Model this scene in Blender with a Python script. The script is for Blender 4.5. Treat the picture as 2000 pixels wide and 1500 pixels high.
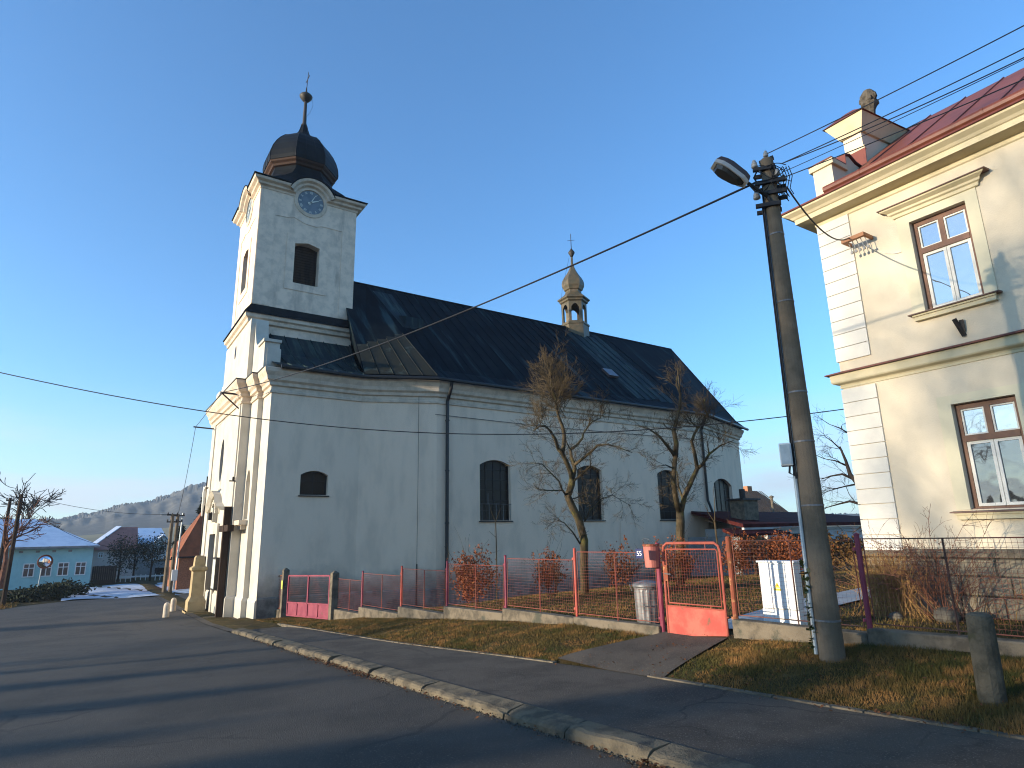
import bpy, math, random
import numpy as np
from mathutils import Vector, Matrix
from mathutils.geometry import tessellate_polygon
for o in list(bpy.data.objects): bpy.data.objects.remove(o)
SC = bpy.context.scene
COL = SC.collection
rad = math.radians

# ------------------------------------------------------------------ camera
F, P, RO, AN, EYE = 1213.0, rad(13.72), rad(-1.22), rad(55.82), 1.65
def _basis():
    def w(v):
        X = (math.sin(AN), math.cos(AN)); Y = (math.sin(AN-math.pi/2), math.cos(AN-math.pi/2))
        return Vector((v[0]*X[0]+v[1]*X[1], v[0]*Y[0]+v[1]*Y[1], v[2]))
    f = (0, math.cos(P), math.sin(P)); u = (0, -math.sin(P), math.cos(P)); r = (1, 0, 0)
    c, s = math.cos(RO), math.sin(RO)
    return (w([c*a+s*b for a, b in zip(r, u)]), w([-s*a+c*b for a, b in zip(r, u)]), w(f))
RX, UX, FX = _basis()
EYEP = Vector((0, 0, EYE))
cam = bpy.data.cameras.new('camera'); co = bpy.data.objects.new('camera', cam); COL.objects.link(co)
cam.lens = F/2000*36; cam.sensor_width = 36; cam.clip_start = 0.05; cam.clip_end = 6000
co.matrix_world = Matrix(((RX.x, UX.x, -FX.x, 0), (RX.y, UX.y, -FX.y, 0), (RX.z, UX.z, -FX.z, EYE), (0, 0, 0, 1)))
SC.camera = co

# ------------------------------------------------------------------ sky, sun, exposure
SUN_EL, SUN_AZ = rad(8.0), rad(168.5)          # azimuth measured from +X towards +Y
sunv = Vector((math.cos(SUN_AZ)*math.cos(SUN_EL), math.sin(SUN_AZ)*math.cos(SUN_EL), math.sin(SUN_EL)))
wd = bpy.data.worlds.new('World'); SC.world = wd; wd.use_nodes = True
nt = wd.node_tree; nt.nodes.clear()
sky = nt.nodes.new('ShaderNodeTexSky'); sky.sky_type = 'NISHITA'; sky.sun_disc = False
sky.sun_elevation = SUN_EL; sky.sun_rotation = math.pi/2 - SUN_AZ
sky.air_density = 1.0; sky.dust_density = 0.25; sky.ozone_density = 3.4; sky.altitude = 300
bg = nt.nodes.new('ShaderNodeBackground'); bg.inputs['Strength'].default_value = 0.15
wo = nt.nodes.new('ShaderNodeOutputWorld')
# thin low cloud banks in the real sky dome, by direction
tcw = nt.nodes.new('ShaderNodeTexCoord'); mpw = nt.nodes.new('ShaderNodeMapping'); mpw.inputs['Scale'].default_value = (2.2, 2.2, 11)
nzw = nt.nodes.new('ShaderNodeTexNoise'); nzw.inputs['Scale'].default_value = 1.7; nzw.inputs['Detail'].default_value = 7; nzw.inputs['Roughness'].default_value = .55
spw = nt.nodes.new('ShaderNodeSeparateXYZ'); nt.links.new(tcw.outputs['Generated'], spw.inputs[0]); nt.links.new(tcw.outputs['Generated'], mpw.inputs[0]); nt.links.new(mpw.outputs[0], nzw.inputs['Vector'])
r1 = nt.nodes.new('ShaderNodeMapRange'); r1.interpolation_type = 'SMOOTHSTEP'; r1.inputs['From Min'].default_value = .42; r1.inputs['From Max'].default_value = .66; nt.links.new(nzw.outputs['Fac'], r1.inputs['Value'])
r2 = nt.nodes.new('ShaderNodeMapRange'); r2.interpolation_type = 'SMOOTHSTEP'; r2.inputs['From Min'].default_value = .24; r2.inputs['From Max'].default_value = .04; nt.links.new(spw.outputs['Z'], r2.inputs['Value'])
mlw = nt.nodes.new('ShaderNodeMath'); mlw.operation = 'MULTIPLY'; nt.links.new(r1.outputs[0], mlw.inputs[0]); nt.links.new(r2.outputs[0], mlw.inputs[1])
ml2 = nt.nodes.new('ShaderNodeMath'); ml2.operation = 'MULTIPLY'; ml2.inputs[1].default_value = .9; nt.links.new(mlw.outputs[0], ml2.inputs[0])
mxw = nt.nodes.new('ShaderNodeMix'); mxw.data_type = 'RGBA'; r1.inputs['To Min'].default_value = .38; mxw.inputs[7].default_value = (2.0, 2.2, 2.45, 1); nt.links.new(ml2.outputs[0], mxw.inputs['Factor']); tnt = nt.nodes.new('ShaderNodeMix'); tnt.data_type = 'RGBA'; tnt.blend_type = 'MULTIPLY'; tnt.inputs['Factor'].default_value = 1.0; tnt.inputs[7].default_value = (.77, .965, 1.07, 1); nt.links.new(sky.outputs[0], tnt.inputs[6]); nt.links.new(tnt.outputs[2], mxw.inputs[6])
nt.links.new(mxw.outputs[2], bg.inputs[0]); nt.links.new(bg.outputs[0], wo.inputs[0])
sl = bpy.data.lights.new('sun', 'SUN'); sl.energy = 4.0; sl.angle = rad(0.8); sl.color = (1.0, 0.86, 0.66)
so = bpy.data.objects.new('sun', sl); COL.objects.link(so); so.location = (-20, 10, 30)
so.rotation_euler = sunv.to_track_quat('Z', 'Y').to_euler()
SC.view_settings.view_transform = 'Standard'; SC.view_settings.look = 'None'
SC.view_settings.exposure = 1.45; SC.view_settings.gamma = 1
HAZE = .00045
SC.cycles.use_denoising = True
SC.cycles.filter_width = 1.1; SC.cycles.max_bounces = 6; SC.cycles.transparent_max_bounces = 6; SC.cycles.volume_bounces = 0

# ------------------------------------------------------------------ measuring helpers (pixel of the 2000x1500 photo -> point on a real plane)
def ray(px, py): return RX*((px-1000)/F) - UX*((py-750)/F) + FX
def at_x(px, py, x): d = ray(px, py); return EYEP + d*(x/d.x)
def at_y(px, py, y): d = ray(px, py); return EYEP + d*(y/d.y)
def at_z(px, py, z): d = ray(px, py); return EYEP + d*((z-EYE)/d.z)
def at_D(px, py, D): return EYEP + ray(px, py)*D

# ------------------------------------------------------------------ mesh builder
def wloc(o):
    v = Vector((0, 0, 0))
    while o is not None: v = v + o.location; o = o.parent
    return v
class MB:
    def __init__(s): s.v = []; s.f = []; s.m = []
    def add(s, vs, fs, m=0):
        b = len(s.v); s.v += [tuple(p) for p in vs]
        for f in fs: s.f.append([i+b for i in f]); s.m.append(m)
        return s
    def quad(s, a, b, c, d, m=0): return s.add([a, b, c, d], [(0, 1, 2, 3)], m)
    def box(s, lo, hi, m=0):
        x0, y0, z0 = lo; x1, y1, z1 = hi
        return s.add([(x0,y0,z0),(x1,y0,z0),(x1,y1,z0),(x0,y1,z0),(x0,y0,z1),(x1,y0,z1),(x1,y1,z1),(x0,y1,z1)],
                     [(0,3,2,1),(4,5,6,7),(0,1,5,4),(1,2,6,5),(2,3,7,6),(3,0,4,7)], m)
    def hexa(s, bot, top, m=0):            # two rings of n points
        n = len(bot)
        return s.add(list(bot)+list(top), [tuple(range(n-1, -1, -1)), tuple(range(n, 2*n))]+[(i, (i+1) % n, n+(i+1) % n, n+i) for i in range(n)], m)
    def obox(s, c, ax, ay, az, m=0):       # oriented box, half vectors
        c = Vector(c); ax = Vector(ax); ay = Vector(ay); az = Vector(az)
        return s.hexa([c-ax-ay-az, c+ax-ay-az, c+ax+ay-az, c-ax+ay-az], [c-ax-ay+az, c+ax-ay+az, c+ax+ay+az, c-ax+ay+az], m)
    def bar(s, a, b, w, h, up=(0, 0, 1), m=0):
        a = Vector(a); b = Vector(b); d = (b-a)
        sd = d.cross(Vector(up))
        if sd.length < 1e-6: sd = d.cross(Vector((1, 0, 0)))
        sd.normalize(); u = sd.cross(d).normalized()
        return s.obox((a+b)/2, d/2, sd*w/2, u*h/2, m)
    def tube(s, pts, r, n=6, m=0, cap=True):
        pts = [Vector(p) for p in pts]; k = len(pts)
        if not hasattr(r, '__len__'): r = [r]*k
        vs = []; prev = None
        for i in range(k):
            t = (pts[min(i+1, k-1)]-pts[max(i-1, 0)])
            if t.length < 1e-9: t = Vector((0, 0, 1))
            t.normalize()
            if prev is None:
                a = t.cross(Vector((0.13, 0.27, 0.95)));
                if a.length < 1e-3: a = t.cross(Vector((1, 0, 0)))
            else: a = prev - t*prev.dot(t)
            if a.length < 1e-6: a = t.cross(Vector((1, 0, 0)))
            a.normalize(); prev = a; b = t.cross(a)
            for j in range(n):
                th = 2*math.pi*j/n; vs.append(pts[i]+(a*math.cos(th)+b*math.sin(th))*r[i])
        fs = [(i*n+j, i*n+(j+1) % n, (i+1)*n+(j+1) % n, (i+1)*n+j) for i in range(k-1) for j in range(n)]
        if cap: fs += [tuple(range(n-1, -1, -1)), tuple(range((k-1)*n, k*n))]
        return s.add(vs, fs, m)
    def lathe(s, prof, c, n=16, m=0, rot=0.0):   # prof [(r,z)], around vertical axis at c
        vs = []
        for r, z in prof:
            for j in range(n):
                th = 2*math.pi*j/n+rot; vs.append((c[0]+r*math.cos(th), c[1]+r*math.sin(th), c[2]+z))
        k = len(prof)
        fs = [(i*n+j, i*n+(j+1) % n, (i+1)*n+(j+1) % n, (i+1)*n+j) for i in range(k-1) for j in range(n)]
        fs += [tuple(range(n-1, -1, -1)), tuple(range((k-1)*n, k*n))]
        return s.add(vs, fs, m)
    def build(s, name, mats, parent=None, origin=None, smooth=False, bevel=0):
        me = bpy.data.meshes.new(name)
        off = wloc(parent) if parent is not None else Vector(origin or (0, 0, 0))
        me.from_pydata([(p[0]-off.x, p[1]-off.y, p[2]-off.z) for p in s.v], [], s.f)
        if not isinstance(mats, (list, tuple)): mats = [mats]
        for q in mats: me.materials.append(q)
        if len(mats) > 1: me.polygons.foreach_set('material_index', s.m)
        if smooth: me.polygons.foreach_set('use_smooth', [True]*len(me.polygons))
        me.update()
        o = bpy.data.objects.new(name, me); COL.objects.link(o)
        if parent is not None: o.parent = parent
        else: o.location = off
        if bevel:
            b = o.modifiers.new('bevel', 'BEVEL'); b.width = bevel; b.segments = 2; b.limit_method = 'ANGLE'
        return o
def tag(o, label=None, cat=None, group=None, kind=None):
    if label: o['label'] = label
    if cat: o['category'] = cat
    if group: o['group'] = group
    if kind: o['kind'] = kind
    return o
def thing(name, label, cat, loc, group=None):
    o = bpy.data.objects.new(name, None); COL.objects.link(o); o.location = loc; o.empty_display_size = 0.2
    return tag(o, label, cat, group)
def solo(mb, name, mats, label, cat, loc, group=None, **kw): return tag(mb.build(name, mats, None, loc, **kw), label, cat, group)
def copy_tree(o, parent=None):
    c = o.copy(); COL.objects.link(c)
    if parent is not None: c.parent = parent
    for ch in list(o.children): copy_tree(ch, c)
    return c
def panel(mb, fn, outer, holes=(), depth=0.2, m=0, mr=None):
    loops = [[Vector((u, z, 0)) for u, z in outer]]+[[Vector((u, z, 0)) for u, z in h] for h in holes]
    flat = [p for l in loops for p in l]
    mb.add([fn(p.x, p.y, 0) for p in flat], [tuple(t) for t in tessellate_polygon(loops)], m)
    for h in holes:
        k = len(h)
        for i in range(k):
            a = h[i]; b = h[(i+1) % k]
            mb.quad(fn(a[0], a[1], 0), fn(b[0], b[1], 0), fn(b[0], b[1], -depth), fn(a[0], a[1], -depth), m if mr is None else mr)
def slab(mb, fn, poly, t, m=0):             # raised polygon: face at out=t with sides to out=0
    loops = [[Vector((u, z, 0)) for u, z in poly]]
    mb.add([fn(u, z, t) for u, z in poly], [tuple(q) for q in tessellate_polygon(loops)], m)
    k = len(poly)
    for i in range(k):
        a = poly[i]; b = poly[(i+1) % k]
        mb.quad(fn(a[0], a[1], t), fn(b[0], b[1], t), fn(b[0], b[1], 0), fn(a[0], a[1], 0), m)
def arched(u0, u1, z0, zs, zt, n=10):
    pts = [(u0, z0), (u1, z0), (u1, zs)]
    for i in range(1, n):
        t = i/n; a = 2*t-1
        pts.append((u1+(u0-u1)*t, zs+(zt-zs)*(1-a*a)))
    return pts+[(u0, zs)]
def ellipse(uc, zc, a, b, n=24): return [(uc+a*math.cos(2*math.pi*i/n), zc+b*math.sin(2*math.pi*i/n)) for i in range(n)]
def sweep(mb, path, prof, closed=False, m=0):     # horizontal moulding, outward = right of travel
    k = len(path); offs = []
    for i in range(k):
        def nrm(a, b):
            d = Vector((b[0]-a[0], b[1]-a[1])); d.normalize(); return Vector((d.y, -d.x))
        ns = []
        if closed or i > 0: ns.append(nrm(path[i-1], path[i]))
        if closed or i < k-1: ns.append(nrm(path[i], path[(i+1) % k]))
        n = ns[0] if len(ns) == 1 else (ns[0]+ns[1])/max(0.25, 1+ns[0].dot(ns[1]))
        offs.append(n)
    q = len(prof); vs = [(path[i][0]+offs[i].x*o, path[i][1]+offs[i].y*o, z) for i in range(k) for o, z in prof]
    fs = [(i*q+j, ((i+1) % k)*q+j, ((i+1) % k)*q+j+1, i*q+j+1) for i in range(k if closed else k-1) for j in range(q-1)]
    if not closed: fs += [tuple(range(q)), tuple(range((k-1)*q, k*q))]
    mb.add(vs, fs, m)
def text_mb(mb, s, size, fn, m=0, thick=0.0):
    cu = bpy.data.curves.new('lettering', 'FONT'); cu.body = s; cu.size = size; cu.align_x = 'CENTER'; cu.align_y = 'CENTER'
    o = bpy.data.objects.new('lettering', cu); COL.objects.link(o)
    dg = bpy.context.evaluated_depsgraph_get(); me = o.evaluated_get(dg).to_mesh()
    mb.add([fn(v.co.x, v.co.y, thick) for v in me.vertices], [tuple(p.vertices) for p in me.polygons], m)
    bpy.data.objects.remove(o); bpy.data.curves.remove(cu)

# ------------------------------------------------------------------ materials
def mat(name, c1, c2=None, scale=3.0, rough=0.85, spec=0.3, metal=0.0, bump=0.0, bscale=60, stretch=(1, 1, 1), lo=0.4, hi=0.65,
        c3=None, s3=0.7, lo3=0.55, hi3=0.7, detail=6, st3=(1, 1, 1), zfade=None, obj=False):
    m = bpy.data.materials.new(name); m.use_nodes = True; n = m.node_tree; b = n.nodes['Principled BSDF']; L = n.links.new
    b.inputs['Roughness'].default_value = rough; b.inputs['Metallic'].default_value = metal
    b.inputs['Specular IOR Level'].default_value = spec
    b.inputs['Base Color'].default_value = (*c1, 1)
    if obj:
        tc = n.nodes.new('ShaderNodeTexCoord'); pos = tc.outputs['Object']
    else:
        g = n.nodes.new('ShaderNodeNewGeometry'); pos = g.outputs['Position']
    def noise(sc, st=(1, 1, 1), det=6, off=0):
        mp = n.nodes.new('ShaderNodeMapping'); mp.inputs['Scale'].default_value = st; mp.inputs['Location'].default_value = (off, off*1.7, off*.6)
        t = n.nodes.new('ShaderNodeTexNoise'); t.inputs['Scale'].default_value = sc; t.inputs['Detail'].default_value = det; t.inputs['Roughness'].default_value = 0.6
        L(pos, mp.inputs[0]); L(mp.outputs[0], t.inputs['Vector']); return t.outputs['Fac']
    def ramp(s, a, c):
        r = n.nodes.new('ShaderNodeMapRange'); r.inputs['From Min'].default_value = a; r.inputs['From Max'].default_value = c
        r.interpolation_type = 'SMOOTHSTEP'; L(s, r.inputs['Value']); return r.outputs[0]
    def mix(f, a, c):
        x = n.nodes.new('ShaderNodeMix'); x.data_type = 'RGBA'; L(f, x.inputs['Factor'])
        for k, v in ((6, a), (7, c)):
            if isinstance(v, tuple): x.inputs[k].default_value = (*v, 1)
            else: L(v, x.inputs[k])
        return x.outputs[2]
    cur = c1
    if c2: cur = mix(ramp(noise(scale, stretch, detail), lo, hi), c1, c2)
    if c3:
        f = ramp(noise(s3, st3, detail, 13.7), lo3, hi3)
        if zfade:
            sp = n.nodes.new('ShaderNodeSeparateXYZ'); L(pos, sp.inputs[0])
            ad = n.nodes.new('ShaderNodeMath'); ad.operation = 'MULTIPLY_ADD'; ad.inputs[1].default_value = 1.0
            nn = n.nodes.new('ShaderNodeMath'); nn.operation = 'MULTIPLY'; nn.inputs[1].default_value = zfade[2]
            L(noise(s3, st3, 4, 3.1), nn.inputs[0]); L(sp.outputs['Z'], ad.inputs[0]); L(nn.outputs[0], ad.inputs[2])
            f = ramp(ad.outputs[0], zfade[1], zfade[0])
        cur = mix(f, cur, c3)
    if not isinstance(cur, tuple): L(cur, b.inputs['Base Color'])
    if bump:
        bp = n.nodes.new('ShaderNodeBump'); bp.inputs['Strength'].default_value = min(1, bump); bp.inputs['Distance'].default_value = 0.02
        L(noise(bscale), bp.inputs['Height']); L(bp.outputs[0], b.inputs['Normal'])
    return m
M = {}
M['plaster'] = mat('white_plaster', (.82, .64, .47), (.70, .55, .405), 1.5, .92, .12, bump=.5, bscale=26, lo=.42, hi=.72, stretch=(1, 1, .35), c3=(.22, .185, .145), s3=.9, zfade=(.2, 1.35, 1.5))
M['plaster_tower'] = mat('weathered_tower_plaster', (.78, .63, .48), (.62, .51, .395), 2.2, .92, .15, bump=.3, bscale=30, c3=(.40, .335, .265), s3=.8, lo3=.52, hi3=.75, st3=(1.6, 1.6, .35))
M['plinth'] = mat('damp_plinth_plaster', (.27, .235, .19), (.14, .122, .10), 2.2, .95, .1, bump=.8, bscale=22)
M['trim'] = mat('cornice_plaster', (.64, .53, .405), (.50, .415, .315), 3, .9, .2, bump=.15, bscale=40)
M['facade'] = mat('facade_plaster', (.56, .515, .43), (.49, .45, .37), 1.2, .9, .2, bump=.2, bscale=30, c3=(.40, .37, .31), s3=1.2, zfade=(-1.1, -.2, .9))
M['roof'] = mat('dark_sheet_roof', (.0030, .0058, .0090), (.0065, .011, .0145), 1.6, .7, .05, stretch=(1, .35, .35), bump=.1, bscale=8, c3=(.026, .050, .056), s3=1.1, lo3=.53, hi3=.72, st3=(1.5, .16, .16))
M['patina'] = mat('patinated_sheet_roof', (.010, .019, .022), (.040, .066, .062), 2.2, .65, .1, stretch=(2.0, .25, .25), c3=(.014, .026, .034), s3=2.2, lo3=.45, hi3=.6, st3=(1.6, .2, .2))
M['sunlitsheet'] = mat('sunlit_patina_sheet', (.026, .026, .019), (.017, .020, .018), 1.6, .65, .1, c3=(.05, .062, .052), s3=1.8, lo3=.56, hi3=.7)  # greened sheet, its lighter tone painted in for the sunlit patch
M['bronze'] = mat('brown_copper_sheet', (.125, .095, .052), (.085, .075, .045), 3, .5, .4, metal=.2, c3=(.17, .12, .07), s3=2)
M['darkbronze'] = mat('dark_weathered_copper', (.045, .036, .026), (.028, .025, .02), 4, .55, .3)
M['domesheet'] = mat('dark_dome_sheet', (.006, .007, .008), (.012, .0135, .014), 2, .52, .12, stretch=(1, 1, .3))
M['wood_brown'] = mat('brown_board', (.055, .025, .013), (.035, .017, .009), 8, .7, .2, stretch=(1, 1, 5))
M['iron'] = mat('dark_iron', (.025, .023, .022), (.05, .04, .035), 9, .55, .4, metal=.4)
M['gutter'] = mat('black_gutter', (.012, .012, .013), None, rough=.4, spec=.4)
M['asphalt'] = mat('worn_asphalt', (.066, .056, .044), (.040, .035, .028), .55, .78, .35, bump=1, bscale=90, c3=(.13, .113, .09), s3=48, lo3=.56, hi3=.70, detail=3)
M['pavement'] = mat('pavement_asphalt', (.095, .080, .062), (.062, .053, .042), 1.2, .9, .25, bump=1, bscale=90, c3=(.17, .145, .115), s3=55, lo3=.56, hi3=.68, detail=3)
M['kerb'] = mat('worn_kerb_concrete', (.165, .135, .09), (.085, .072, .052), 4, .95, .15, bump=.9, bscale=45, c3=(.07, .065, .055), s3=2.2, lo3=.55, hi3=.65)
M['concrete'] = mat('rough_concrete', (.19, .155, .11), (.10, .084, .062), 4, .95, .15, bump=.8, bscale=50, c3=(.08, .08, .06), s3=2.5, lo3=.56, hi3=.68)
M['mossyshade'] = mat('shade_darkened_mossy_concrete', (.115, .10, .072), (.06, .056, .042), 5, .95, .1, bump=.9, bscale=40, c3=(.055, .06, .028), s3=4, lo3=.52, hi3=.66)  # mossy concrete, darkened to paint in the shade on the bollard
M['pole'] = mat('pole_concrete', (.20, .155, .108), (.14, .11, .076), 2.5, .95, .12, bump=.6, bscale=90, c3=(.26, .17, .09), s3=1.3, lo3=.66, hi3=.75)
M['grass'] = mat('lawn_soil', (.065, .046, .018), (.035, .032, .012), 1.6, .95, .1, bump=1, bscale=40, c3=(.12, .085, .035), s3=2.6)
M['blade'] = mat('grass_blade', (.115, .078, .022), (.052, .055, .013), 1.1, .8, .2, c3=(.26, .135, .042), s3=2.4, lo3=.48, hi3=.62)
M['snow'] = mat('thin_snow', (.55, .60, .66), (.30, .33, .34), 1.4, .9, .2, lo=.45, hi=.7, bump=.5, bscale=20, c3=(.12, .12, .08), s3=2.5, lo3=.6, hi3=.7)
M['red'] = mat('faded_red_paint', (.38, .050, .034), (.45, .10, .066), 3, .6, .35, c3=(.17, .07, .035), s3=6, lo3=.60, hi3=.70)
M['magenta'] = mat('faded_crimson_paint', (.20, .026, .052), (.26, .045, .07), 3, .55, .35, c3=(.15, .05, .05), s3=5, lo3=.64, hi3=.72)
M['rust'] = mat('rusty_red_post', (.24, .065, .038), (.16, .065, .028), 6, .8, .2, c3=(.40, .20, .09), s3=9, lo3=.55, hi3=.65)
M['gatered'] = mat('sun_bleached_red_paint', (.36, .085, .055), (.29, .065, .045), 5, .65, .3, c3=(.22, .10, .05), s3=9, lo3=.60, hi3=.70)
M['wire_red'] = mat('red_coated_wire', (.24, .055, .038), (.17, .065, .038), 5, .7, .3)
M['wire_dark'] = mat('dark_weathered_wire', (.06, .034, .027), (.22, .065, .04), 1.5, .7, .3)
M['zinc'] = mat('galvanised_steel', (.20, .20, .20), (.12, .12, .12), 6, .5, .4, metal=.35)
M['zincpipe'] = mat('galvanised_pipe', (.42, .46, .47), (.33, .37, .38), 5, .5, .5, metal=.5)
M['cabinet'] = mat('white_cabinet_plastic', (.80, .79, .75), (.74, .73, .69), 3, .6, .3)
M['yellow'] = mat('warning_yellow', (.75, .50, .05)); M['black'] = mat('black_print', (.01, .01, .01))
M['white'] = mat('white_paint', (.78, .78, .75), rough=.5); M['signblue'] = mat('enamel_blue', (.008, .016, .09), rough=.3, spec=.5)
M['cream'] = mat('cream_render', (.66, .57, .425), (.60, .515, .38), 1.2, .92, .12, bump=.25, bscale=45)
M['creamtrim'] = mat('cream_moulding', (.64, .55, .36), (.58, .50, .32), 3, .9, .15)
M['quoin'] = mat('white_quoin_render', (.70, .66, .57), (.64, .605, .53), 2, .9, .15, bump=.15, bscale=40)
M['surround'] = mat('pale_window_surround', (.65, .585, .41), (.60, .54, .38), 2, .9, .15)
M['redroof'] = mat('red_sheet_roof', (.175, .050, .028), (.13, .038, .022), 1.5, .5, .35, c3=(.21, .068, .038), s3=2.0)
M['redflash'] = mat('red_sheet_flashing', (.17, .045, .030), (.12, .033, .024), 3, .55, .35)
M['sillmetal'] = mat('brown_sill_sheet', (.16, .085, .06), (.11, .06, .045), 3, .55, .35)
M['winframe'] = mat('brown_window_paint', (.17, .075, .038), (.13, .055, .03), 6, .5, .35)
M['sash'] = mat('white_sash_paint', (.74, .71, .62), (.66, .63, .55), 4, .5, .35)
M['stone'] = mat('plinth_ashlar', (.23, .195, .14), (.14, .12, .09), 2.2, .95, .1, bump=.9, bscale=30, c3=(.30, .25, .17), s3=1.6)
M['mortar'] = mat('dark_mortar', (.06, .055, .045))
M['sandstone'] = mat('sandstone', (.42, .32, .18), (.33, .25, .14), 3, .95, .1, bump=.5, bscale=35)
M['darkwood'] = mat('weathered_dark_wood', (.050, .032, .022), (.028, .019, .014), 5, .85, .15, stretch=(1, 1, .15), bump=.3, bscale=30)
M['bark'] = mat('bark', (.105, .078, .045), (.055, .043, .028), 6, .95, .1, stretch=(1, 1, .25), bump=.9, bscale=35, c3=(.13, .115, .035), s3=2.2, lo3=.52, hi3=.68)
M['twig'] = mat('twig_bark', (.100, .074, .042), (.060, .046, .028), 3, .9, .1)
M['darkbark'] = mat('dark_bark', (.022, .018, .016), (.035, .028, .024), 4, .95, .1)
M['beech'] = mat('dry_beech_leaf', (.30, .085, .026), (.19, .055, .02), 5, .7, .25, c3=(.42, .15, .045), s3=9)
M['hedge'] = mat('brown_hedge_leaf', (.12, .060, .016), (.07, .042, .014), 3, .8, .2)
M['drygrass'] = mat('dry_straw', (.36, .21, .075), (.24, .13, .05), 5, .85, .15)
M['cane'] = mat('reddish_cane', (.20, .085, .05), (.11, .05, .035), 4, .8, .2)
M['needle'] = mat('dark_needle', (.018, .026, .014), (.036, .040, .020), 2.5, .85, .15)
M['pine'] = mat('dull_pine_needle', (.030, .032, .018), (.055, .045, .025), 1.5, .85, .15)
M['ivy'] = mat('ivy_leaf', (.025, .045, .012), (.04, .05, .015), 4, .5, .4)
M['deadleaf'] = mat('fallen_leaf', (.15, .06, .025), (.09, .045, .02), 8, .85, .15)
M['blue_wall'] = mat('turquoise_render', (.36, .62, .62), (.31, .56, .57), 2, .9, .15)
M['snowroof'] = mat('frosted_roof', (.66, .72, .80), (.56, .63, .72), 1.5, .8, .2)
M['pinkwall'] = mat('pale_pink_render', (.68, .56, .50), (.62, .51, .46), 2, .9, .1)
M['greywall'] = mat('pale_grey_render', (.72, .72, .68), (.66, .66, .63), 2, .9, .1)
M['greylow'] = mat('grey_lower_render', (.26, .27, .27), (.2, .21, .21), 2, .9, .1)
M['dullroof'] = mat('dull_red_tile', (.26, .085, .035), (.19, .065, .028), 2, .8, .2)
M['hazyred'] = mat('haze_paled_red_tile', (.36, .15, .115), (.29, .12, .095), 2, .8, .2)  # distance haze is lightened into this tile colour
M['brick'] = mat('old_brick', (.34, .15, .085), (.22, .10, .06), 9, .95, .1, bump=.6, bscale=30)
M['annexwall'] = mat('annex_render', (.52, .53, .52), (.45, .46, .45), 2, .9, .1)
M['annexroof'] = mat('dark_red_sheet', (.075, .018, .016), (.05, .013, .012), 2, .85, .04)
M['hill'] = mat('haze_paled_woodland', (.085, .085, .080), (.14, .135, .12), .09, .95, .05, c3=(.10, .095, .085), s3=.35, lo3=.45, hi3=.6)  # woodland tone lightened to paint in the haze of distance
M['field'] = mat('pale_field', (.24, .20, .11), (.19, .165, .095), .02, .95, .05)
M['pathslab'] = mat('frosty_path_slab', (.42, .43, .43), (.33, .34, .34), 2, .9, .2, bump=.3, bscale=30)
M['terracotta'] = mat('faded_pink_plastic', (.46, .15, .115), (.38, .12, .095), 4, .6, .3)
M['ceramic'] = mat('white_porcelain', (.34, .33, .31), rough=.3, spec=.5)
M['cable'] = mat('black_cable', (.012, .012, .014), rough=.6)
M['aluwire'] = mat('bare_conductor', (.06, .06, .065), rough=.5, metal=.5)
M['lamp_grey'] = mat('lamp_housing_brown', (.075, .045, .035), (.05, .035, .03), 6, .6, .3)
M['lamp_rim'] = mat('lamp_rim_aluminium', (.42, .40, .36), rough=.45, metal=.3)
M['lamp_glass'] = mat('dusty_lamp_cover', (.03, .028, .025), rough=.25, spec=.5)
M['dial'] = mat('blue_clock_dial', (.17, .215, .25), (.13, .175, .21), 3, .6, .25)
M['numeral'] = mat('pale_numeral_paint', (.60, .62, .55), rough=.6)
M['orange_wood'] = mat('orange_bracket_paint', (.42, .19, .085), (.34, .15, .07), 4, .6, .3)
M['plaster_lit'] = M['facade']
M['tile'] = mat('orange_clay_tile', (.40, .19, .10), (.32, .145, .075), 1.5, .9, .15)
M['notice'] = mat('notice_paper', (.62, .62, .55), (.35, .42, .40), 6, .5, .3)
M['sticker'] = mat('yellow_green_sticker', (.55, .62, .12), rough=.5)
M['darkstone'] = mat('weathered_dark_stone', (.11, .095, .075), (.06, .052, .042), 6, .95, .1, bump=.8, bscale=30)
M['frostrock'] = mat('grey_fieldstone', (.13, .115, .09), (.08, .072, .06), 4, .95, .1, bump=.8, bscale=20)
def glass(name, c, mirror=.25, rough=.03, tint=(.9, .95, 1)):
    m = bpy.data.materials.new(name); m.use_nodes = True; n = m.node_tree; b = n.nodes['Principled BSDF']
    b.inputs['Base Color'].default_value = (*c, 1); b.inputs['Roughness'].default_value = .4; b.inputs['Specular IOR Level'].default_value = .08
    g = n.nodes.new('ShaderNodeBsdfGlossy'); g.inputs['Color'].default_value = (*tint, 1); g.inputs['Roughness'].default_value = rough
    ge = n.nodes.new('ShaderNodeNewGeometry'); tx = n.nodes.new('ShaderNodeTexNoise'); tx.inputs['Scale'].default_value = 1.6
    bp = n.nodes.new('ShaderNodeBump'); bp.inputs['Strength'].default_value = .12; bp.inputs['Distance'].default_value = .05
    n.links.new(ge.outputs['Position'], tx.inputs['Vector']); n.links.new(tx.outputs['Fac'], bp.inputs['Height']); n.links.new(bp.outputs[0], g.inputs['Normal'])
    x = n.nodes.new('ShaderNodeMixShader'); x.inputs[0].default_value = mirror
    n.links.new(b.outputs[0], x.inputs[1]); n.links.new(g.outputs[0], x.inputs[2]); n.links.new(x.outputs[0], n.nodes['Material Output'].inputs[0])
    return m
M['churchglass'] = glass('leaded_church_glass', (.026, .018, .013), .012, .2)
M['housepane'] = glass('house_glass', (.16, .18, .18), .45, .02)
M['lowpane'] = glass('lower_house_glass', (.035, .035, .035), .20, .02)
M['farpane'] = glass('far_window_glass', (.10, .07, .06), .15, .1)
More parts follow.
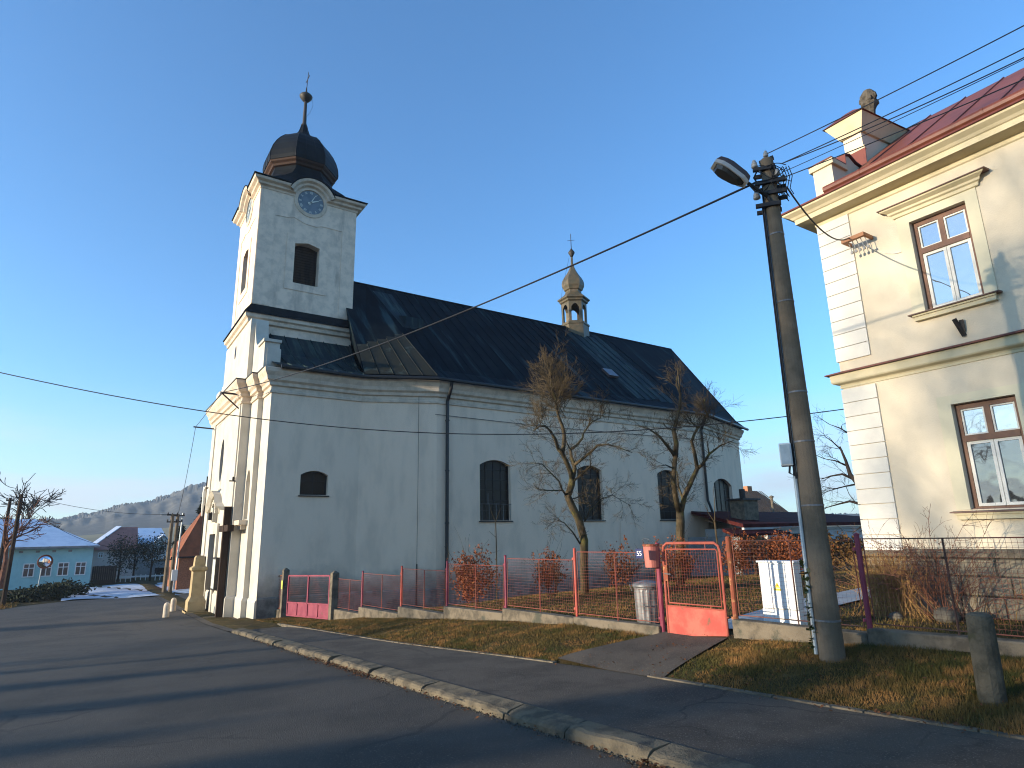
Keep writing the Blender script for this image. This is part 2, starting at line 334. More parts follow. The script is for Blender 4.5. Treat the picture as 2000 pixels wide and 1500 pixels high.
M['darkhole'] = mat('dark_interior', (.006, .005, .005), rough=1)
M['curtain'] = mat('net_curtain', (.45, .45, .42), (.36, .36, .34), 14, .9, .1)
M['mirrorface'] = glass('convex_mirror_face', (.2, .2, .2), .85, .02)

def cracks(m, sc, w, amt):
    n = m.node_tree; b = n.nodes['Principled BSDF']; L = n.links.new; src = b.inputs['Base Color'].links[0].from_socket
    g = n.nodes.new('ShaderNodeNewGeometry'); nz = n.nodes.new('ShaderNodeTexNoise'); nz.inputs['Scale'].default_value = 1.3; nz.inputs['Detail'].default_value = 5
    L(g.outputs['Position'], nz.inputs['Vector']); vm_ = n.nodes.new('ShaderNodeVectorMath'); vm_.operation = 'MULTIPLY_ADD'; vm_.inputs[1].default_value = (.9, .9, 0); L(nz.outputs['Color'], vm_.inputs[0]); L(g.outputs['Position'], vm_.inputs[2])
    v = n.nodes.new('ShaderNodeTexVoronoi'); v.feature = 'DISTANCE_TO_EDGE'; v.inputs['Scale'].default_value = sc; L(vm_.outputs[0], v.inputs['Vector'])
    r = n.nodes.new('ShaderNodeMapRange'); r.inputs['From Min'].default_value = w; r.inputs['From Max'].default_value = w*.3; L(v.outputs['Distance'], r.inputs['Value'])
    n2 = n.nodes.new('ShaderNodeTexNoise'); n2.inputs['Scale'].default_value = .35; L(g.outputs['Position'], n2.inputs['Vector']); r2_ = n.nodes.new('ShaderNodeMapRange'); r2_.inputs['From Min'].default_value = .45; r2_.inputs['From Max'].default_value = .58; L(n2.outputs['Fac'], r2_.inputs['Value'])
    mu = n.nodes.new('ShaderNodeMath'); mu.operation = 'MULTIPLY'; L(r.outputs[0], mu.inputs[0]); L(r2_.outputs[0], mu.inputs[1]); mv = n.nodes.new('ShaderNodeMath'); mv.operation = 'MULTIPLY'; mv.inputs[1].default_value = amt; L(mu.outputs[0], mv.inputs[0])
    x = n.nodes.new('ShaderNodeMix'); x.data_type = 'RGBA'; x.inputs[7].default_value = (.018, .016, .014, 1); L(mv.outputs[0], x.inputs['Factor']); L(src, x.inputs[6]); L(x.outputs[2], b.inputs['Base Color'])
cracks(M['asphalt'], .32, .010, .55); cracks(M['pavement'], .55, .010, .45)

# ------------------------------------------------------------------ terrain
def sy(y):
    a = -0.047*min(y, 26.0)
    if y > 26: a -= 0.016*(min(y, 62)-26)*(1-0.35*(min(y, 62)-26)/36)
    if y < -20: a = .94
    return a
PXY = [(-30, 6.4), (2, 6.4), (7, 6.45), (9.4, 6.25), (13.4, 5.8), (22.9, 5.44), (26, 5.3)]
def lerp(tab, y):
    if y <= tab[0][0]: return tab[0][1]
    for (a, va), (b, vb) in zip(tab, tab[1:]):
        if y <= b: return va+(vb-va)*(y-a)/(b-a)
    return tab[-1][1]
def xp(y): return lerp(PXY, y)
def xf(y): return 9.05-.088*y
ZF = [(-30, .5), (0, .29), (3, .24), (4.6, .2), (6.6, .06), (7.8, -.05), (9.95, -.04), (12.2, -.16), (14.5, -.32), (16.85, -.5), (19.3, -.7), (21.4, -.95), (25, -1.14), (26, -1.2)]
def zf(y): return lerp(ZF, y)
CP = [(13, 6.4, .1), (13, 3, .14), (13, -3, .3), (11, 4, .16), (13, -12, .5), (9.9, 7.5, .08), (13.3, 7.8, .08), (18, 9, -.02), (14.3, 17, -.3), (10, 17, -.45), (13.5, 18, -.36), (16.5, 17.5, -.32), (18.5, 16.5, -.22),
      (20.5, 15.3, -.2), (22, 14.5, -.16), (27, 15.2, -.2), (13, 23.95, -1.15), (15.9, 23.95, -1.0), (19.6, 23.95, -.95), (26, 23.95, -.75), (30, 23, -.6), (32, 20, -.5), (40, 20, -.5), (40, 8, -.1), (45, 35, -.8), (30, 45, -1.3), (60, 20, -.5),
      (60, -20, .6), (30, -20, .6), (60, 50, -1.2), (9.3, 25.1, -1.2)]
for yy in (-15, -5, 0, 3, 5, 6.6, 8, 10, 12, 14.5, 17, 19.5, 22, 24.5): CP.append((xf(yy)+.15, yy, zf(yy)+.04))
_A = np.array(CP, float)
def _phi(r2): return np.where(r2 > 1e-9, .5*r2*np.log(r2+1e-12), 0)
_n = len(_A); _d2 = ((_A[:, None, :2]-_A[None, :, :2])**2).sum(-1)
_K = np.zeros((_n+3, _n+3)); _K[:_n, :_n] = _phi(_d2)+np.eye(_n)*.5; _K[:_n, _n] = 1; _K[:_n, _n+1:] = _A[:, :2]; _K[_n:, :_n] = _K[:_n, _n:].T
_W = np.linalg.solve(_K, np.concatenate([_A[:, 2], [0, 0, 0]]))
def tps(x, y):
    r2 = (_A[:, 0]-x)**2+(_A[:, 1]-y)**2
    return float(_phi(r2)@_W[:_n]+_W[_n]+_W[_n+1]*x+_W[_n+2]*y)
def G(x, y):                       # height of the ground (lawns, verges, churchyard)
    s = sy(y)
    if x <= 4.2: z = s
    elif x < xp(y): z = s+.088
    elif y < 26.5 and x < xf(y):
        t = (x-xp(y))/(xf(y)-xp(y)); z = (s+.095)+(zf(y)-s-.095)*(t**.8)
    elif y > 41 and x < 40: z = s
    elif y >= 26.5: 
        t = min(1, max(0, (x-30)/8)); z = s*(1-t)+tps(min(x, 60), min(y, 50))*t
    else: z = tps(min(x, 60), max(y, -22))
    return z
xs = sorted(set([-900, -500, -250, -120, -70, -45, -30, -22, -16, -12, -8, -5, -2.5, 0, 2, 3.4, 4.05, 4.2, 4.32, 5, 5.3] + [5.5+.25*i for i in range(20)] + [10.5+.75*i for i in range(42)] + [43, 47, 52, 60, 80, 120, 250, 500, 900]))
ys = sorted(set([-600, -200, -80, -40, -25, -18, -12, -8, -5] + [-3+.75*i for i in range(60)] + [43, 46, 50, 55, 60, 66, 75, 90, 130, 200, 350, 700, 1300]))
gm = MB()
def gz(x, y):
    z = G(x, y)
    if x <= xp(y)-.01 and y < 46 and not (x < -3.2 and y > 36): z -= .06   # the paved sheets lie above
    return z
gm.v = [(x, y, gz(x, y)) for y in ys for x in xs]
nx = len(xs)
gm.f = [(j*nx+i, j*nx+i+1, (j+1)*nx+i+1, (j+1)*nx+i) for j in range(len(ys)-1) for i in range(nx-1)]; gm.m = [0]*len(gm.f)
tag(gm.build('ground', M['grass'], smooth=True), kind='structure')

def road_edge(x):                  # far edge of the asphalt, where the road swings left round the verge
    return lerp([(-40, 30), (-12, 34.5), (-4, 39.5), (-2.2, 43.5), (-.2, 45.6), (2, 45.3), (4.6, 44.2), (9, 44.5)], x)
rm = MB(); rxs = [-120, -60, -40, -30, -24, -18, -14, -12, -10, -8, -6.5, -5, -4, -3, -2.2, -1.2, -.2, 1, 2, 3, 4.02]
rys = [-60, -30, -20, -14]+[-10+1.0*i for i in range(37)]
NR = 12
for a, b in zip(rxs, rxs[1:]):
    for c, d in zip(rys, rys[1:]):
        rm.quad((a, c, sy(c)), (b, c, sy(c)), (b, d, sy(d)), (a, d, sy(d)))
    for k in range(NR):
        def yk(x, k): e = max(26.2, road_edge(x)); return 26+(e-26)*k/NR
        p = [(a, yk(a, k)), (b, yk(b, k)), (b, yk(b, k+1)), (a, yk(a, k+1))]
        rm.quad(*[(x, y, sy(y)) for x, y in p])
tag(rm.build('road', M['asphalt']), kind='structure')
# the pavement, flush with the road past the end of the kerb, and the apron before the church
pm = MB(); pys = [-30, -15]+[-8+1.0*i for i in range(55)]
def kz(y): return .088*max(0, min(1, (21.5-y)/2.0))+.012
for c, d in zip(pys, pys[1:]):
    x1 = lambda y: (xp(y) if y < 25.2 else (6.2 if y > 37.5 else 5.5))
    x0 = lambda y: 4.34 if y < 20.3 else 4.02
    pm.quad((x0(c), c, sy(c)+kz(c)), (x1(c), c, sy(c)+kz(c)), (x1(d), d, sy(d)+kz(d)), (x0(d), d, sy(d)+kz(d)))
tag(pm.build('pavement', M['pavement']), kind='structure')
random.seed(3)
km = MB(); y = -9.0
while y < 20.2:
    L = random.uniform(.9, 1.1); j = random.uniform(-.025, .025); dz = random.uniform(-.02, .015); e = random.uniform(-.02, .02)
    a, b = y+.010, y+L-.010; ns = 7; base = len(km.v); rows_ = []
    chip0, chip1 = random.uniform(0, .05), random.uniform(0, .05)
    for i in range(ns+1):
        yy = a+(b-a)*i/ns; jz = random.uniform(-.012, .008); jx = random.uniform(-.014, .012); ch = chip0*(1 if i == 0 else 0)+chip1*(1 if i == ns else 0)
        rows_.append([(4.05+j, yy, sy(yy)-.1), (4.065+j+jx+ch*.4, yy, sy(yy)+.05), (4.085+j+jx+ch, yy, sy(yy)+.088+dz+jz-ch*.6), (4.125+j+jx+ch, yy, sy(yy)+.104+dz+jz-ch*.4), (4.345, yy, sy(yy)+.109), (4.345, yy, sy(yy)-.1)])
    q = 6; km.add([p for r_ in rows_ for p in r_], [(i*q+k, (i+1)*q+k, (i+1)*q+k+1, i*q+k+1) for i in range(ns) for k in range(q-1)]+[tuple(range(q)), tuple(range(ns*q+q-1, ns*q-1, -1))])
    y += L
tag(km.build('kerb', M['kerb']), kind='structure')
em = MB(); y = -6.0
while y < 21:
    L = random.uniform(.9, 1.0)
    if not (6.5 < y+L/2 < 7.9): 
        em.hexa([(xp(y)-.03, y+.01, sy(y)), (xp(y)+.05, y+.01, sy(y)), (xp(y+L)+.05, y+L-.01, sy(y+L)), (xp(y+L)-.03, y+L-.01, sy(y+L))],
                [(xp(y)-.03, y+.01, sy(y)+.118), (xp(y)+.05, y+.01, sy(y)+.118), (xp(y+L)+.05, y+L-.01, sy(y+L)+.118), (xp(y+L)-.03, y+L-.01, sy(y+L)+.118)])
    y += L
tag(em.build('pavement_edging', M['concrete']), kind='structure')
gp = MB(); N = 8                    # asphalt strip from the pavement up to the little gate
for i in range(N):
    def P_(t, s): 
        x = 6.42+(8.36-6.42)*t; y0 = 6.15+.45*t; y1 = 8.35-.5*t; y = y0+(y1-y0)*s; return (x, y, max(G(x, y), G(x, (y0+y1)/2))+.02)
    for j in range(4): gp.quad(P_(i/N, j/4), P_((i+1)/N, j/4), P_((i+1)/N, (j+1)/4), P_(i/N, (j+1)/4))
tag(gp.build('gate_path', M['pavement']), kind='structure')
yp = MB(); pts = [((8.9, 6.7), (8.9, 7.8)), ((9.8, 6.55), (9.9, 7.75)), ((12, 7.2), (12, 8.3)), ((14, 7.7), (14, 8.9)), ((18, 8.6), (18, 9.8)), ((24, 9.6), (24, 10.9)), ((30, 10.2), (30, 11.6))]
fine = []
for (a0, b0), (a1, b1) in zip(pts, pts[1:]):
    for k in range(5):
        t = k/5; fine.append(((a0[0]+(a1[0]-a0[0])*t, a0[1]+(a1[1]-a0[1])*t), (b0[0]+(b1[0]-b0[0])*t, b0[1]+(b1[1]-b0[1])*t)))
for (a0, b0), (a1, b1) in zip(fine, fine[1:]):
    for k in range(3):
        q = lambda a, b, t: (a[0]+(b[0]-a[0])*t, a[1]+(b[1]-a[1])*t)
        yp.quad(*[(x, y, G(x, y)+.035) for x, y in (q(a0, b0, k/3), q(a1, b1, k/3), q(a1, b1, (k+1)/3), q(a0, b0, (k+1)/3))])
tag(yp.build('churchyard_path', M['pathslab']), kind='structure')
sm = MB()
for i in range(14):
    for k in range(8):
        def sp(i, k): x = -.6+i*.55; e = road_edge(x)+.25; y = e+(62-e)*k/8; return (x, y, sy(y)+.03+.04*math.sin(i*.9+k))
        sm.quad(sp(i, k), sp(i+1, k), sp(i+1, k+1), sp(i, k+1))
tag(sm.build('snowy_verge', M['snow'], smooth=True), kind='structure')

# ------------------------------------------------------------------ the church
CH = thing('village_church', 'white baroque church with clock tower, dark sheet roof and small ridge turret', 'church', (5.56, 25.16, -1.2))
YB, YN, YC = 25.16, 23.95, 31.45
mir = lambda y: 2*YC-y
# plan of the outer walls, from the far west corner round by the facade, south side and apse
fac = [(5.56, mir(YB)), (5.56, 36.4), (5.36, 36.4), (5.36, 35.1), (5.0, 35.1), (5.0, 27.8), (5.36, 27.8), (5.36, 26.5), (5.56, 26.5), (5.56, YB)]
south = [(5.56, YB), (9.26, YB), (12.27, YN), (29.7, YN), (36.3, 26.2)]
north = [(36.3, mir(26.2)), (29.7, mir(YN)), (12.27, mir(YN)), (9.26, mir(YB)), (5.56, mir(YB))]
ZW0, ZW1 = -1.9, 7.7
def seg_fn(a, b):
    a = Vector(a); b = Vector(b); d = (b-a).normalized(); n = Vector((d.y, -d.x)); L = (b-a).length
    return (lambda u, z, o: (a.x+d.x*u+n.x*o, a.y+d.y*u+n.y*o, z)), L
# windows: (segment, u0, u1, z0, spring, top)
nave_w = [(14.42, 16.07), (20.06, 21.70), (25.75, 27.40)]
wm = MB()
fnB, LB = seg_fn(south[0], south[1]); fnO, LO = seg_fn(south[1], south[2]); fnN, LN = seg_fn(south[2], south[3]); fnA, LA = seg_fn(south[3], south[4])
hB = [arched(1.33, 2.43, 3.38, 4.17, 4.34)]
hN = [arched(a-12.27, b-12.27, 2.32, 4.78, 5.02) for a, b in nave_w]
hA = [arched(1.40, 4.62, 2.2, 4.45, 4.82)]
for fn, L, h in ((fnB, LB, hB), (fnO, LO, []), (fnN, LN, hN), (fnA, LA, hA)): panel(wm, fn, [(0, ZW0), (L, ZW0), (L, ZW1), (0, ZW1)], h, .30)
ring = [south[-1]]+north
for a, b in zip(ring, ring[1:]):
    fn, L = seg_fn(a, b); panel(wm, fn, [(0, ZW0), (L, ZW0), (L, ZW1), (0, ZW1)])
wm.build('side_wall', M['plaster'], CH)
fm = MB(); fh = []
for i, (a, b) in enumerate(zip(fac, fac[1:])):
    fn, L = seg_fn(a, b); holes = []
    if i == 4: holes = [[(35.1-32.5, -1.45), (35.1-31.0, -1.45), (35.1-31.0, 2.0), (35.1-32.5, 2.0)], ellipse(35.1-31.7, 5.35, .42, 1.0)]; fnF = fn
    if i in (6,): holes = [arched(27.8-27.62, 27.8-26.85, 2.5, 4.05, 4.5)]; fnS = fn
    panel(fm, fn, [(0, ZW0), (L, ZW0), (L, ZW1), (0, ZW1)], holes, .35)
    fh.append((fn, L))
fm.quad(fnS(.1, 2.3, -.35), fnS(1.1, 2.3, -.35), fnS(1.1, 4.7, -.35), fnS(.1, 4.7, -.35))
# pilaster panels, door surround and hood on the middle bay
for u0, u1 in ((.2, 1.0), (6.3, 7.1)): slab(fm, fnF, [(u0, -1.9), (u1, -1.9), (u1, 7.4), (u0, 7.4)], .05)
slab(fm, fnF, [(2.25, -1.5), (2.6, -1.5), (2.6, 2.0), (4.1, 2.0), (4.1, -1.5), (4.45, -1.5), (4.45, 2.45), (2.25, 2.45)], .10)
fm.build('facade_wall', M['facade'], CH)
hd = MB()   # the curved hood over the door, with its cartouche
prof = [(1.55, 3.15), (2.2, 3.35), (2.7, 3.75), (3.4, 3.95), (4.1, 3.75), (4.6, 3.35), (5.25, 3.15)]
for (u0, z0), (u1, z1) in zip(prof, prof[1:]):
    hd.hexa([fnF(u0, z0-.16, 0), fnF(u1, z1-.16, 0), fnF(u1, z1-.16, .16), fnF(u0, z0-.16, .16)], [fnF(u0, z0, 0), fnF(u1, z1, 0), fnF(u1, z1, .32), fnF(u0, z0, .32)])
for k in range(8):
    t = math.pi*k/7; hd.obox(fnF(3.4-.5*math.cos(t), 3.0+.45*math.sin(t), .12), (.06, 0, 0), (0, .09, 0), (0, 0, .09))
hd.obox(fnF(3.4, 2.85, .1), (.1, 0, 0), (0, .25, 0), (0, 0, .32))
hd.build('door_hood', M['facade'], CH)
lw = MB(); lw.box((4.66, 31.62, 2.62), (4.84, 31.80, 2.95)); lw.bar((4.75, 31.71, 2.95), (4.98, 31.71, 3.1), .03, .03); lw.build('porch_lantern', M['iron'], CH)
dr = MB(); dr.quad(fnF(2.6, -1.5, -.32), fnF(4.1, -1.5, -.32), fnF(4.1, 2.0, -.32), fnF(2.6, 2.0, -.32))
for k in range(2):
    for z0, z1 in ((-1.2, -.1), (.1, 1.6)): dr.obox(fnF(2.97+.75*k, (z0+z1)/2, -.30), (.02, 0, 0), (0, .27, 0), (0, 0, (z1-z0)/2))
dr.build('church_door', M['darkwood'], CH)
st = MB(); st.box((4.55, 30.4, -1.75), (5.05, 33.1, -1.36)); st.build('door_step', M['sandstone'], CH)
ow = MB(); ow.add([fnF(u, z, -.3) for u, z in ellipse(35.1-31.7, 5.35, .42, 1.0)], [tuple(range(24))]); ow.build('oval_window', M['churchglass'], CH)
# stepped bases of the facade
pb = MB(); sweep(pb, fac, [(0, -1.95), (.06, -1.95), (.06, -.55), (.03, -.48), (0, -.45)])
pb.build('facade_plinth', M['facade'], CH)
pl = MB(); sweep(pl, [(5.56+.001, YB), (9.26, YB), (12.27, YN), (29.7, YN), (36.3, 26.2)], [(0, -1.95), (.045, -1.95), (.045, -.45), (.02, -.40), (0, -.38)])
pl.build('plinth', M['plinth'], CH)
# niche pedestal
nb = MB(); nb.obox(fnS(.55, 2.38, .16), (.16, 0, 0), (0, .5, 0), (0, 0, .09)); nb.obox(fnS(.55, 2.2, .1), (.1, 0, 0), (0, .36, 0), (0, 0, .09)); nb.build('niche_bracket', M['trim'], CH)
# main cornice
cm = MB(); cpath = fac+south[1:]+north[:-1]
sweep(cm, cpath, [(0, 7.35), (.06, 7.36), (.07, 7.45), (.03, 7.48), (.03, 7.62), (.12, 7.66), (.14, 7.78), (.24, 7.86), (.27, 8.0), (.36, 8.16), (.38, 8.30), (.30, 8.34), (-.1, 8.36)], closed=True)
cm.build('eaves_cornice', M['trim'], CH)
fl = MB(); sweep(fl, fac, [(.0, 8.36), (.41, 8.315), (.41, 8.345), (0, 8.42), (-.3, 8.45)]); fl.build('cornice_flashing', M['gutter'], CH)
# window panes with their bars, sills
def church_window(fn, u0, u1, z0, zs, zt, nv, nh, lower_guard=False):
    fr = MB(); poly = arched(u0, u1, z0, zs, zt); k = len(poly)
    inner = arched(u0+.05, u1-.05, z0+.05, zs-.02, zt-.05)
    for i in range(k):
        a, b, c, d = poly[i], poly[(i+1) % k], inner[(i+1) % k], inner[i]
        fr.hexa([fn(*a, -.24), fn(*b, -.24), fn(*c, -.24), fn(*d, -.24)], [fn(*a, -.19), fn(*b, -.19), fn(*c, -.19), fn(*d, -.19)])
    for i in range(1, nv):
        u = u0+(u1-u0)*i/nv; t = (u-u0)/(u1-u0)*2-1; fr.bar(fn(u, z0, -.215), fn(u, zs+(zt-zs)*(1-t*t), -.215), .03, .03, up=fn(0, 0, 1))
    for i in range(1, nh): z = z0+(zs-z0)*i/(nh-.6); fr.bar(fn(u0, z, -.215), fn(u1, z, -.215), .03, .03)
    fo = fr.build('window_frame', M['iron'], CH)
    pn = MB(); pn.add([fn(u, z, -.23) for u, z in poly], [tuple(range(k))]); pn.build('pane', M['churchglass'], fo)
    si = MB(); si.hexa([fn(u0-.06, z0-.06, -.1), fn(u1+.06, z0-.06, -.1), fn(u1+.06, z0-.06, .07), fn(u0-.06, z0-.06, .07)], [fn(u0-.06, z0, -.1), fn(u1+.06, z0, -.1), fn(u1+.06, z0-.02, .07), fn(u0-.06, z0-.02, .07)])
    si.build('window_sill', M['iron'], fo)
    if lower_guard:
        g = MB()
        for uu in np.linspace(u0+.08, u1-.08, 5): g.tube([fn(uu, z0, .03), fn(uu, z0+.75, .03)], .012, 4)
        g.tube([fn(u0, z0+.72, .03), fn(u1, z0+.72, .03)], .012, 4); g.tube([fn(u0+.4, z0+.72, .03), fn(u0+.4, z0+1.2, .03)], .012, 4); g.build('window_guard', M['zinc'], fo)
    return fo
church_window(fnB, 1.33, 2.43, 3.38, 4.17, 4.34, 2, 2)
for i, (a, b) in enumerate(nave_w): church_window(fnN, a-12.27, b-12.27, 2.32, 4.78, 5.02, 3 if i else 4, 6, i == 0)
church_window(fnA, 1.40, 4.62, 2.2, 4.45, 4.82, 4, 4)
# ------- roofs
EZ = 8.42
rf = MB()
A_, B_, D_, E_, Re = (9.2, 24.72, EZ), (12.1, 23.48, EZ), (29.78, 23.48, EZ), (36.78, 25.85, EZ), (36.4, YC, 15.5)
R0, R1, T_ = (10.0, YC, 15.5), (11.6, YC, 15.5), (10.0, 29.1, 11.35)
def up(e, r, t=.13, drop=.28): return tuple(e[i]+(r[i]-e[i])*t for i in range(2))+(e[2]+(r[2]-e[2])*t-drop,)
B1, D1, E1 = up(B_, (11.9, YC, 15.5)), up(D_, (31, YC, 15.5)), up(E_, Re)
rf.quad(B_, D_, D1, B1); rf.quad(B1, D1, Re, R1)
rf.quad(D_, E_, E1, D1); rf.add([D1, E1, Re], [(0, 1, 2)])
Em = (36.78, mir(25.85), EZ); rf.add([E_, Em, Re, E1], [(0, 1, 2, 3)])
rf.add([A_, B_, B1, R1, R0, T_], [(0, 1, 2), (0, 2, 3), (0, 3, 4), (0, 4, 5)])
m3 = lambda p: (p[0], mir(p[1]), p[2])
rf.quad(m3(B_), m3(D_), Re, R1); rf.add([m3(D_), m3(E_), Re], [(0, 1, 2)]); rf.add([m3(A_), m3(B_), R1, R0, m3(T_)], [(0, 1, 2), (0, 2, 3), (0, 3, 4)])
for x in np.arange(12.6, 29.7, .64):                                    # standing seams on the south slope
    if 25.2 < x < 28.5: continue
    t = (x-B_[0])/(D_[0]-B_[0]); p = Vector(B1).lerp(Vector(D1), t); e = Vector((x, 23.48, EZ)); r = Vector((x, YC, 15.5)); e1 = Vector((x, p.y, p.z))
    rf.bar(e, e1, .018, .03); rf.bar(e1, r-Vector((0, .05, .02)), .018, .03)
rf.bar(Vector(R0), Vector(Re), .14, .08); rf.bar(Vector(E_), Vector(E1), .07, .07); rf.bar(Vector(E1), Vector(Re), .07, .07)
rf.build('nave_roof', M['roof'], CH)
pt = MB()                                                              # the greened strip below the turret and by the tower
def on_slope(x, t, lift=.02):
    e = Vector(B1).lerp(Vector(D1), (x-B_[0])/(D_[0]-B_[0])); p0 = Vector((x, e.y, e.z)); return p0.lerp(Vector((x, YC, 15.5)), t)+Vector((0, -.7*lift, .7*lift))
for a, b, t0, t1 in ((25.2, 25.85, .0, .93), (25.85, 26.5, .0, .9), (26.5, 27.15, .02, .9), (27.15, 27.8, 0, .9), (27.8, 28.5, 0, .95)):
    pt.quad(on_slope(a+.02, t0), on_slope(b-.02, t0), on_slope(b-.02, t1), on_slope(a+.02, t1)); pt.bar(on_slope(b, t0, .03), on_slope(b, t1, .03), .025, .05)
pt.build('patina_strip', M['patina'], CH); pt = MB()
pt.quad(on_slope(12.2, .45), on_slope(13.0, .45), on_slope(12.9, .92), on_slope(11.75, .92))
pt.build('patina_strip', M['patina'], CH)
ob = MB()  # lighter panel painting the sunlit patch low on the oblique facet
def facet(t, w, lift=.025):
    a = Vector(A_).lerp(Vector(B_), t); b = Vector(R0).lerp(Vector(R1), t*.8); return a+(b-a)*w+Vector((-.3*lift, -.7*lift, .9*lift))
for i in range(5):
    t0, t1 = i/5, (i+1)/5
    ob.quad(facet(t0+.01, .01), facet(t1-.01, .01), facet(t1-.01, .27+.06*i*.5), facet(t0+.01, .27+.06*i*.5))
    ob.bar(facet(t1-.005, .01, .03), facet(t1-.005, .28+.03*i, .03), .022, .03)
ob.build('oblique_sunlit_patch', M['sunlitsheet'], CH)
sk = MB()                                                              # low roof of the tower bay, hollow like a bell foot
prof = [(24.72, EZ), (25.9, 8.85), (27.4, 9.65), (29.15, 11.05)]
xe = [9.2, 9.4, 9.68, 10.0]
for (y0, z0), (y1, z1), xa, xb in zip(prof, prof[1:], xe, xe[1:]): sk.quad((5.6, y0, z0), (xa, y0, z0), (xb, y1, z1), (5.6, y1, z1))
for x in np.arange(6.2, 9.3, .62):
    for (y0, z0), (y1, z1) in zip(prof, prof[1:]): sk.bar((x, y0, z0+.015), (x, y1, z1+.015), .025, .05)
for (y0, z0), (y1, z1), xa, xb in zip(prof, prof[1:], xe, xe[1:]): sk.bar((xa, y0, z0+.02), (xb, y1, z1+.02), .08, .08)
sk.build('tower_bay_roof', M['patina'], CH); sk = MB()
for (y0, z0), (y1, z1), xa, xb in zip(prof, prof[1:], xe, xe[1:]): sk.quad((5.6, mir(y0), z0), (xa, mir(y0), z0), (xb, mir(y1), z1), (5.6, mir(y1), z1))
sk.build('tower_bay_roof', M['patina'], CH)
bk = MB(); bk.quad((9.26, YB, 7.7), (12.27, YN, 7.7), (12.1, 23.9, 8.42), (9.2, 25.0, 8.42)); bk.build('soffit', M['trim'], CH)
# roof hatch and dormer bits
hm = MB(); c = at_y(725, 640, 27.2); p = on_slope(12.9, .52)
hm.hexa([p+Vector(v) for v in ((-.5, -.35, -.3), (.5, -.35, -.3), (.5, .6, -.1), (-.5, .6, -.1))], [p+Vector(v) for v in ((-.5, -.35, .22), (.5, -.35, .22), (.5, .6, .55), (-.5, .6, .55))]); hm.build('roof_hatch', M['patina'], CH)
hm = MB(); p = on_slope(25.0, .28); d = (on_slope(25, .35)-on_slope(25, .28)).normalized()
hm.obox(p+Vector((0, -.07, .07)), Vector((.38, 0, 0)), d*.42, Vector((0, -.05, .05))); hm.build('roof_light', M['farpane'], CH)
# gutters and downpipes
gt = MB(); gpath = [Vector((5.75, 24.66, 8.35)), Vector((9.15, 24.64, 8.35)), Vector((12.05, 23.42, 8.35)), Vector((12.5, 23.38, 8.34)), Vector((29.8, 23.38, 8.35)), Vector((36.85, 25.75, 8.35))]
gt.tube(gpath, .085, 8)
gt.build('gutter', M['gutter'], CH)
dp = MB(); dp.tube([(12.72, 23.42, 8.3), (12.72, 23.5, 8.0), (12.72, 23.83, 7.5), (12.72, 23.84, 6), (12.72, 23.84, -1.0)], .075, 8)
for z in (6.6, 4.4, 2.2, .2): dp.tube([(12.72, 23.84, z), (12.72, 23.84, z+.05)], .095, 8)
dp.build('downpipe', M['gutter'], CH)
dp = MB(); dp.tube([(29.65, 23.42, 8.3), (29.65, 23.83, 7.5), (29.65, 23.84, 3.4), (29.9, 23.7, 2.5)], .075, 8); dp.build('downpipe', M['gutter'], CH)
lr = MB(); lr.tube([(11.5, 24.2, 8.3), (11.5, 24.16, 4), (11.5, 24.16, -1)], .008, 4); lr.tube([(11.5, 24.16, .6), (11.5, 24.16, -1)], .03, 5); lr.build('lightning_conductor', M['iron'], CH)
wc = MB(); pts = [at_y(850+ (1362-850)*t, 809+49*t+3*math.sin(math.pi*t), YN-.05) for t in np.linspace(0, 1, 9)]; wc.tube(pts, .012, 4); wc.build('wall_cable', M['cable'], CH)
# ------- tower
X0, X1, Y0, Y1 = 5.27, 10.05, 29.10, 33.86
XC, YT = (X0+X1)/2, (Y0+Y1)/2
faces4 = [(lambda u, z, o: (XC+u, Y0-o, z)), (lambda u, z, o: (X0-o, YT-u, z)), (lambda u, z, o: (X1+o, YT+u, z)), (lambda u, z, o: (XC-u, Y1+o, z))]
HW = (X1-X0)/2
tw = MB()
for i, fn in enumerate(faces4):
    zb = 10.6 if i in (0, 1, 3) else 11
    hole = [arched(-.63, .58, 13.79, 15.85, 16.0)]
    panel(tw, fn, [(-HW, zb), (HW, zb), (HW, 18.5), (-HW, 18.5)], hole if i < 2 else [], .45)
    if i < 2:
        # raised frieze with a wavy lower edge, and the window surround as a raised band
        wav = [(-1.65, 17.1), (-.95, 17.14), (-.75, 17.22), (-.2, 17.02), (.35, 16.99), (.6, 17.10), (1.68, 17.1)]
        low = [(-HW, 18.4), (-HW, 12.4), (-1.65, 12.4)]+wav+[(1.68, 12.4), (HW, 12.4), (HW, 18.4)]
        slab(tw, fn, low, .025)
        for q in ([(-1.03, 13.42), (-.63, 13.79), (-.63, 15.85), (-1.03, 16.3)], [(.58, 13.79), (1.0, 13.42), (1.0, 16.3), (.58, 15.85)], [(-1.03, 13.42), (1.0, 13.42), (.58, 13.79), (-.63, 13.79)],
                  [(-.63, 15.85), (0, 16.0), (.58, 15.85), (1.0, 16.3), (-1.03, 16.3)]): slab(tw, fn, q, .03)
tw.build('tower_wall', M['plaster_tower'], CH)
for i in (0, 1):
    fn = faces4[i]; lv = MB()
    for k in range(15):
        z = 13.82+k*.14; lv.hexa([fn(-.62, z, -.40), fn(.57, z, -.40), fn(.57, z+.02, -.40), fn(-.62, z+.02, -.40)], [fn(-.62, z+.12, -.44), fn(.57, z+.12, -.44), fn(.57, z+.14, -.44), fn(-.62, z+.14, -.44)])
    lv.quad(fn(-.63, 13.7, -.44), fn(.58, 13.7, -.44), fn(.58, 16.1, -.44), fn(-.63, 16.1, -.44)); lv.build('louvred_opening', M['darkwood'], CH)
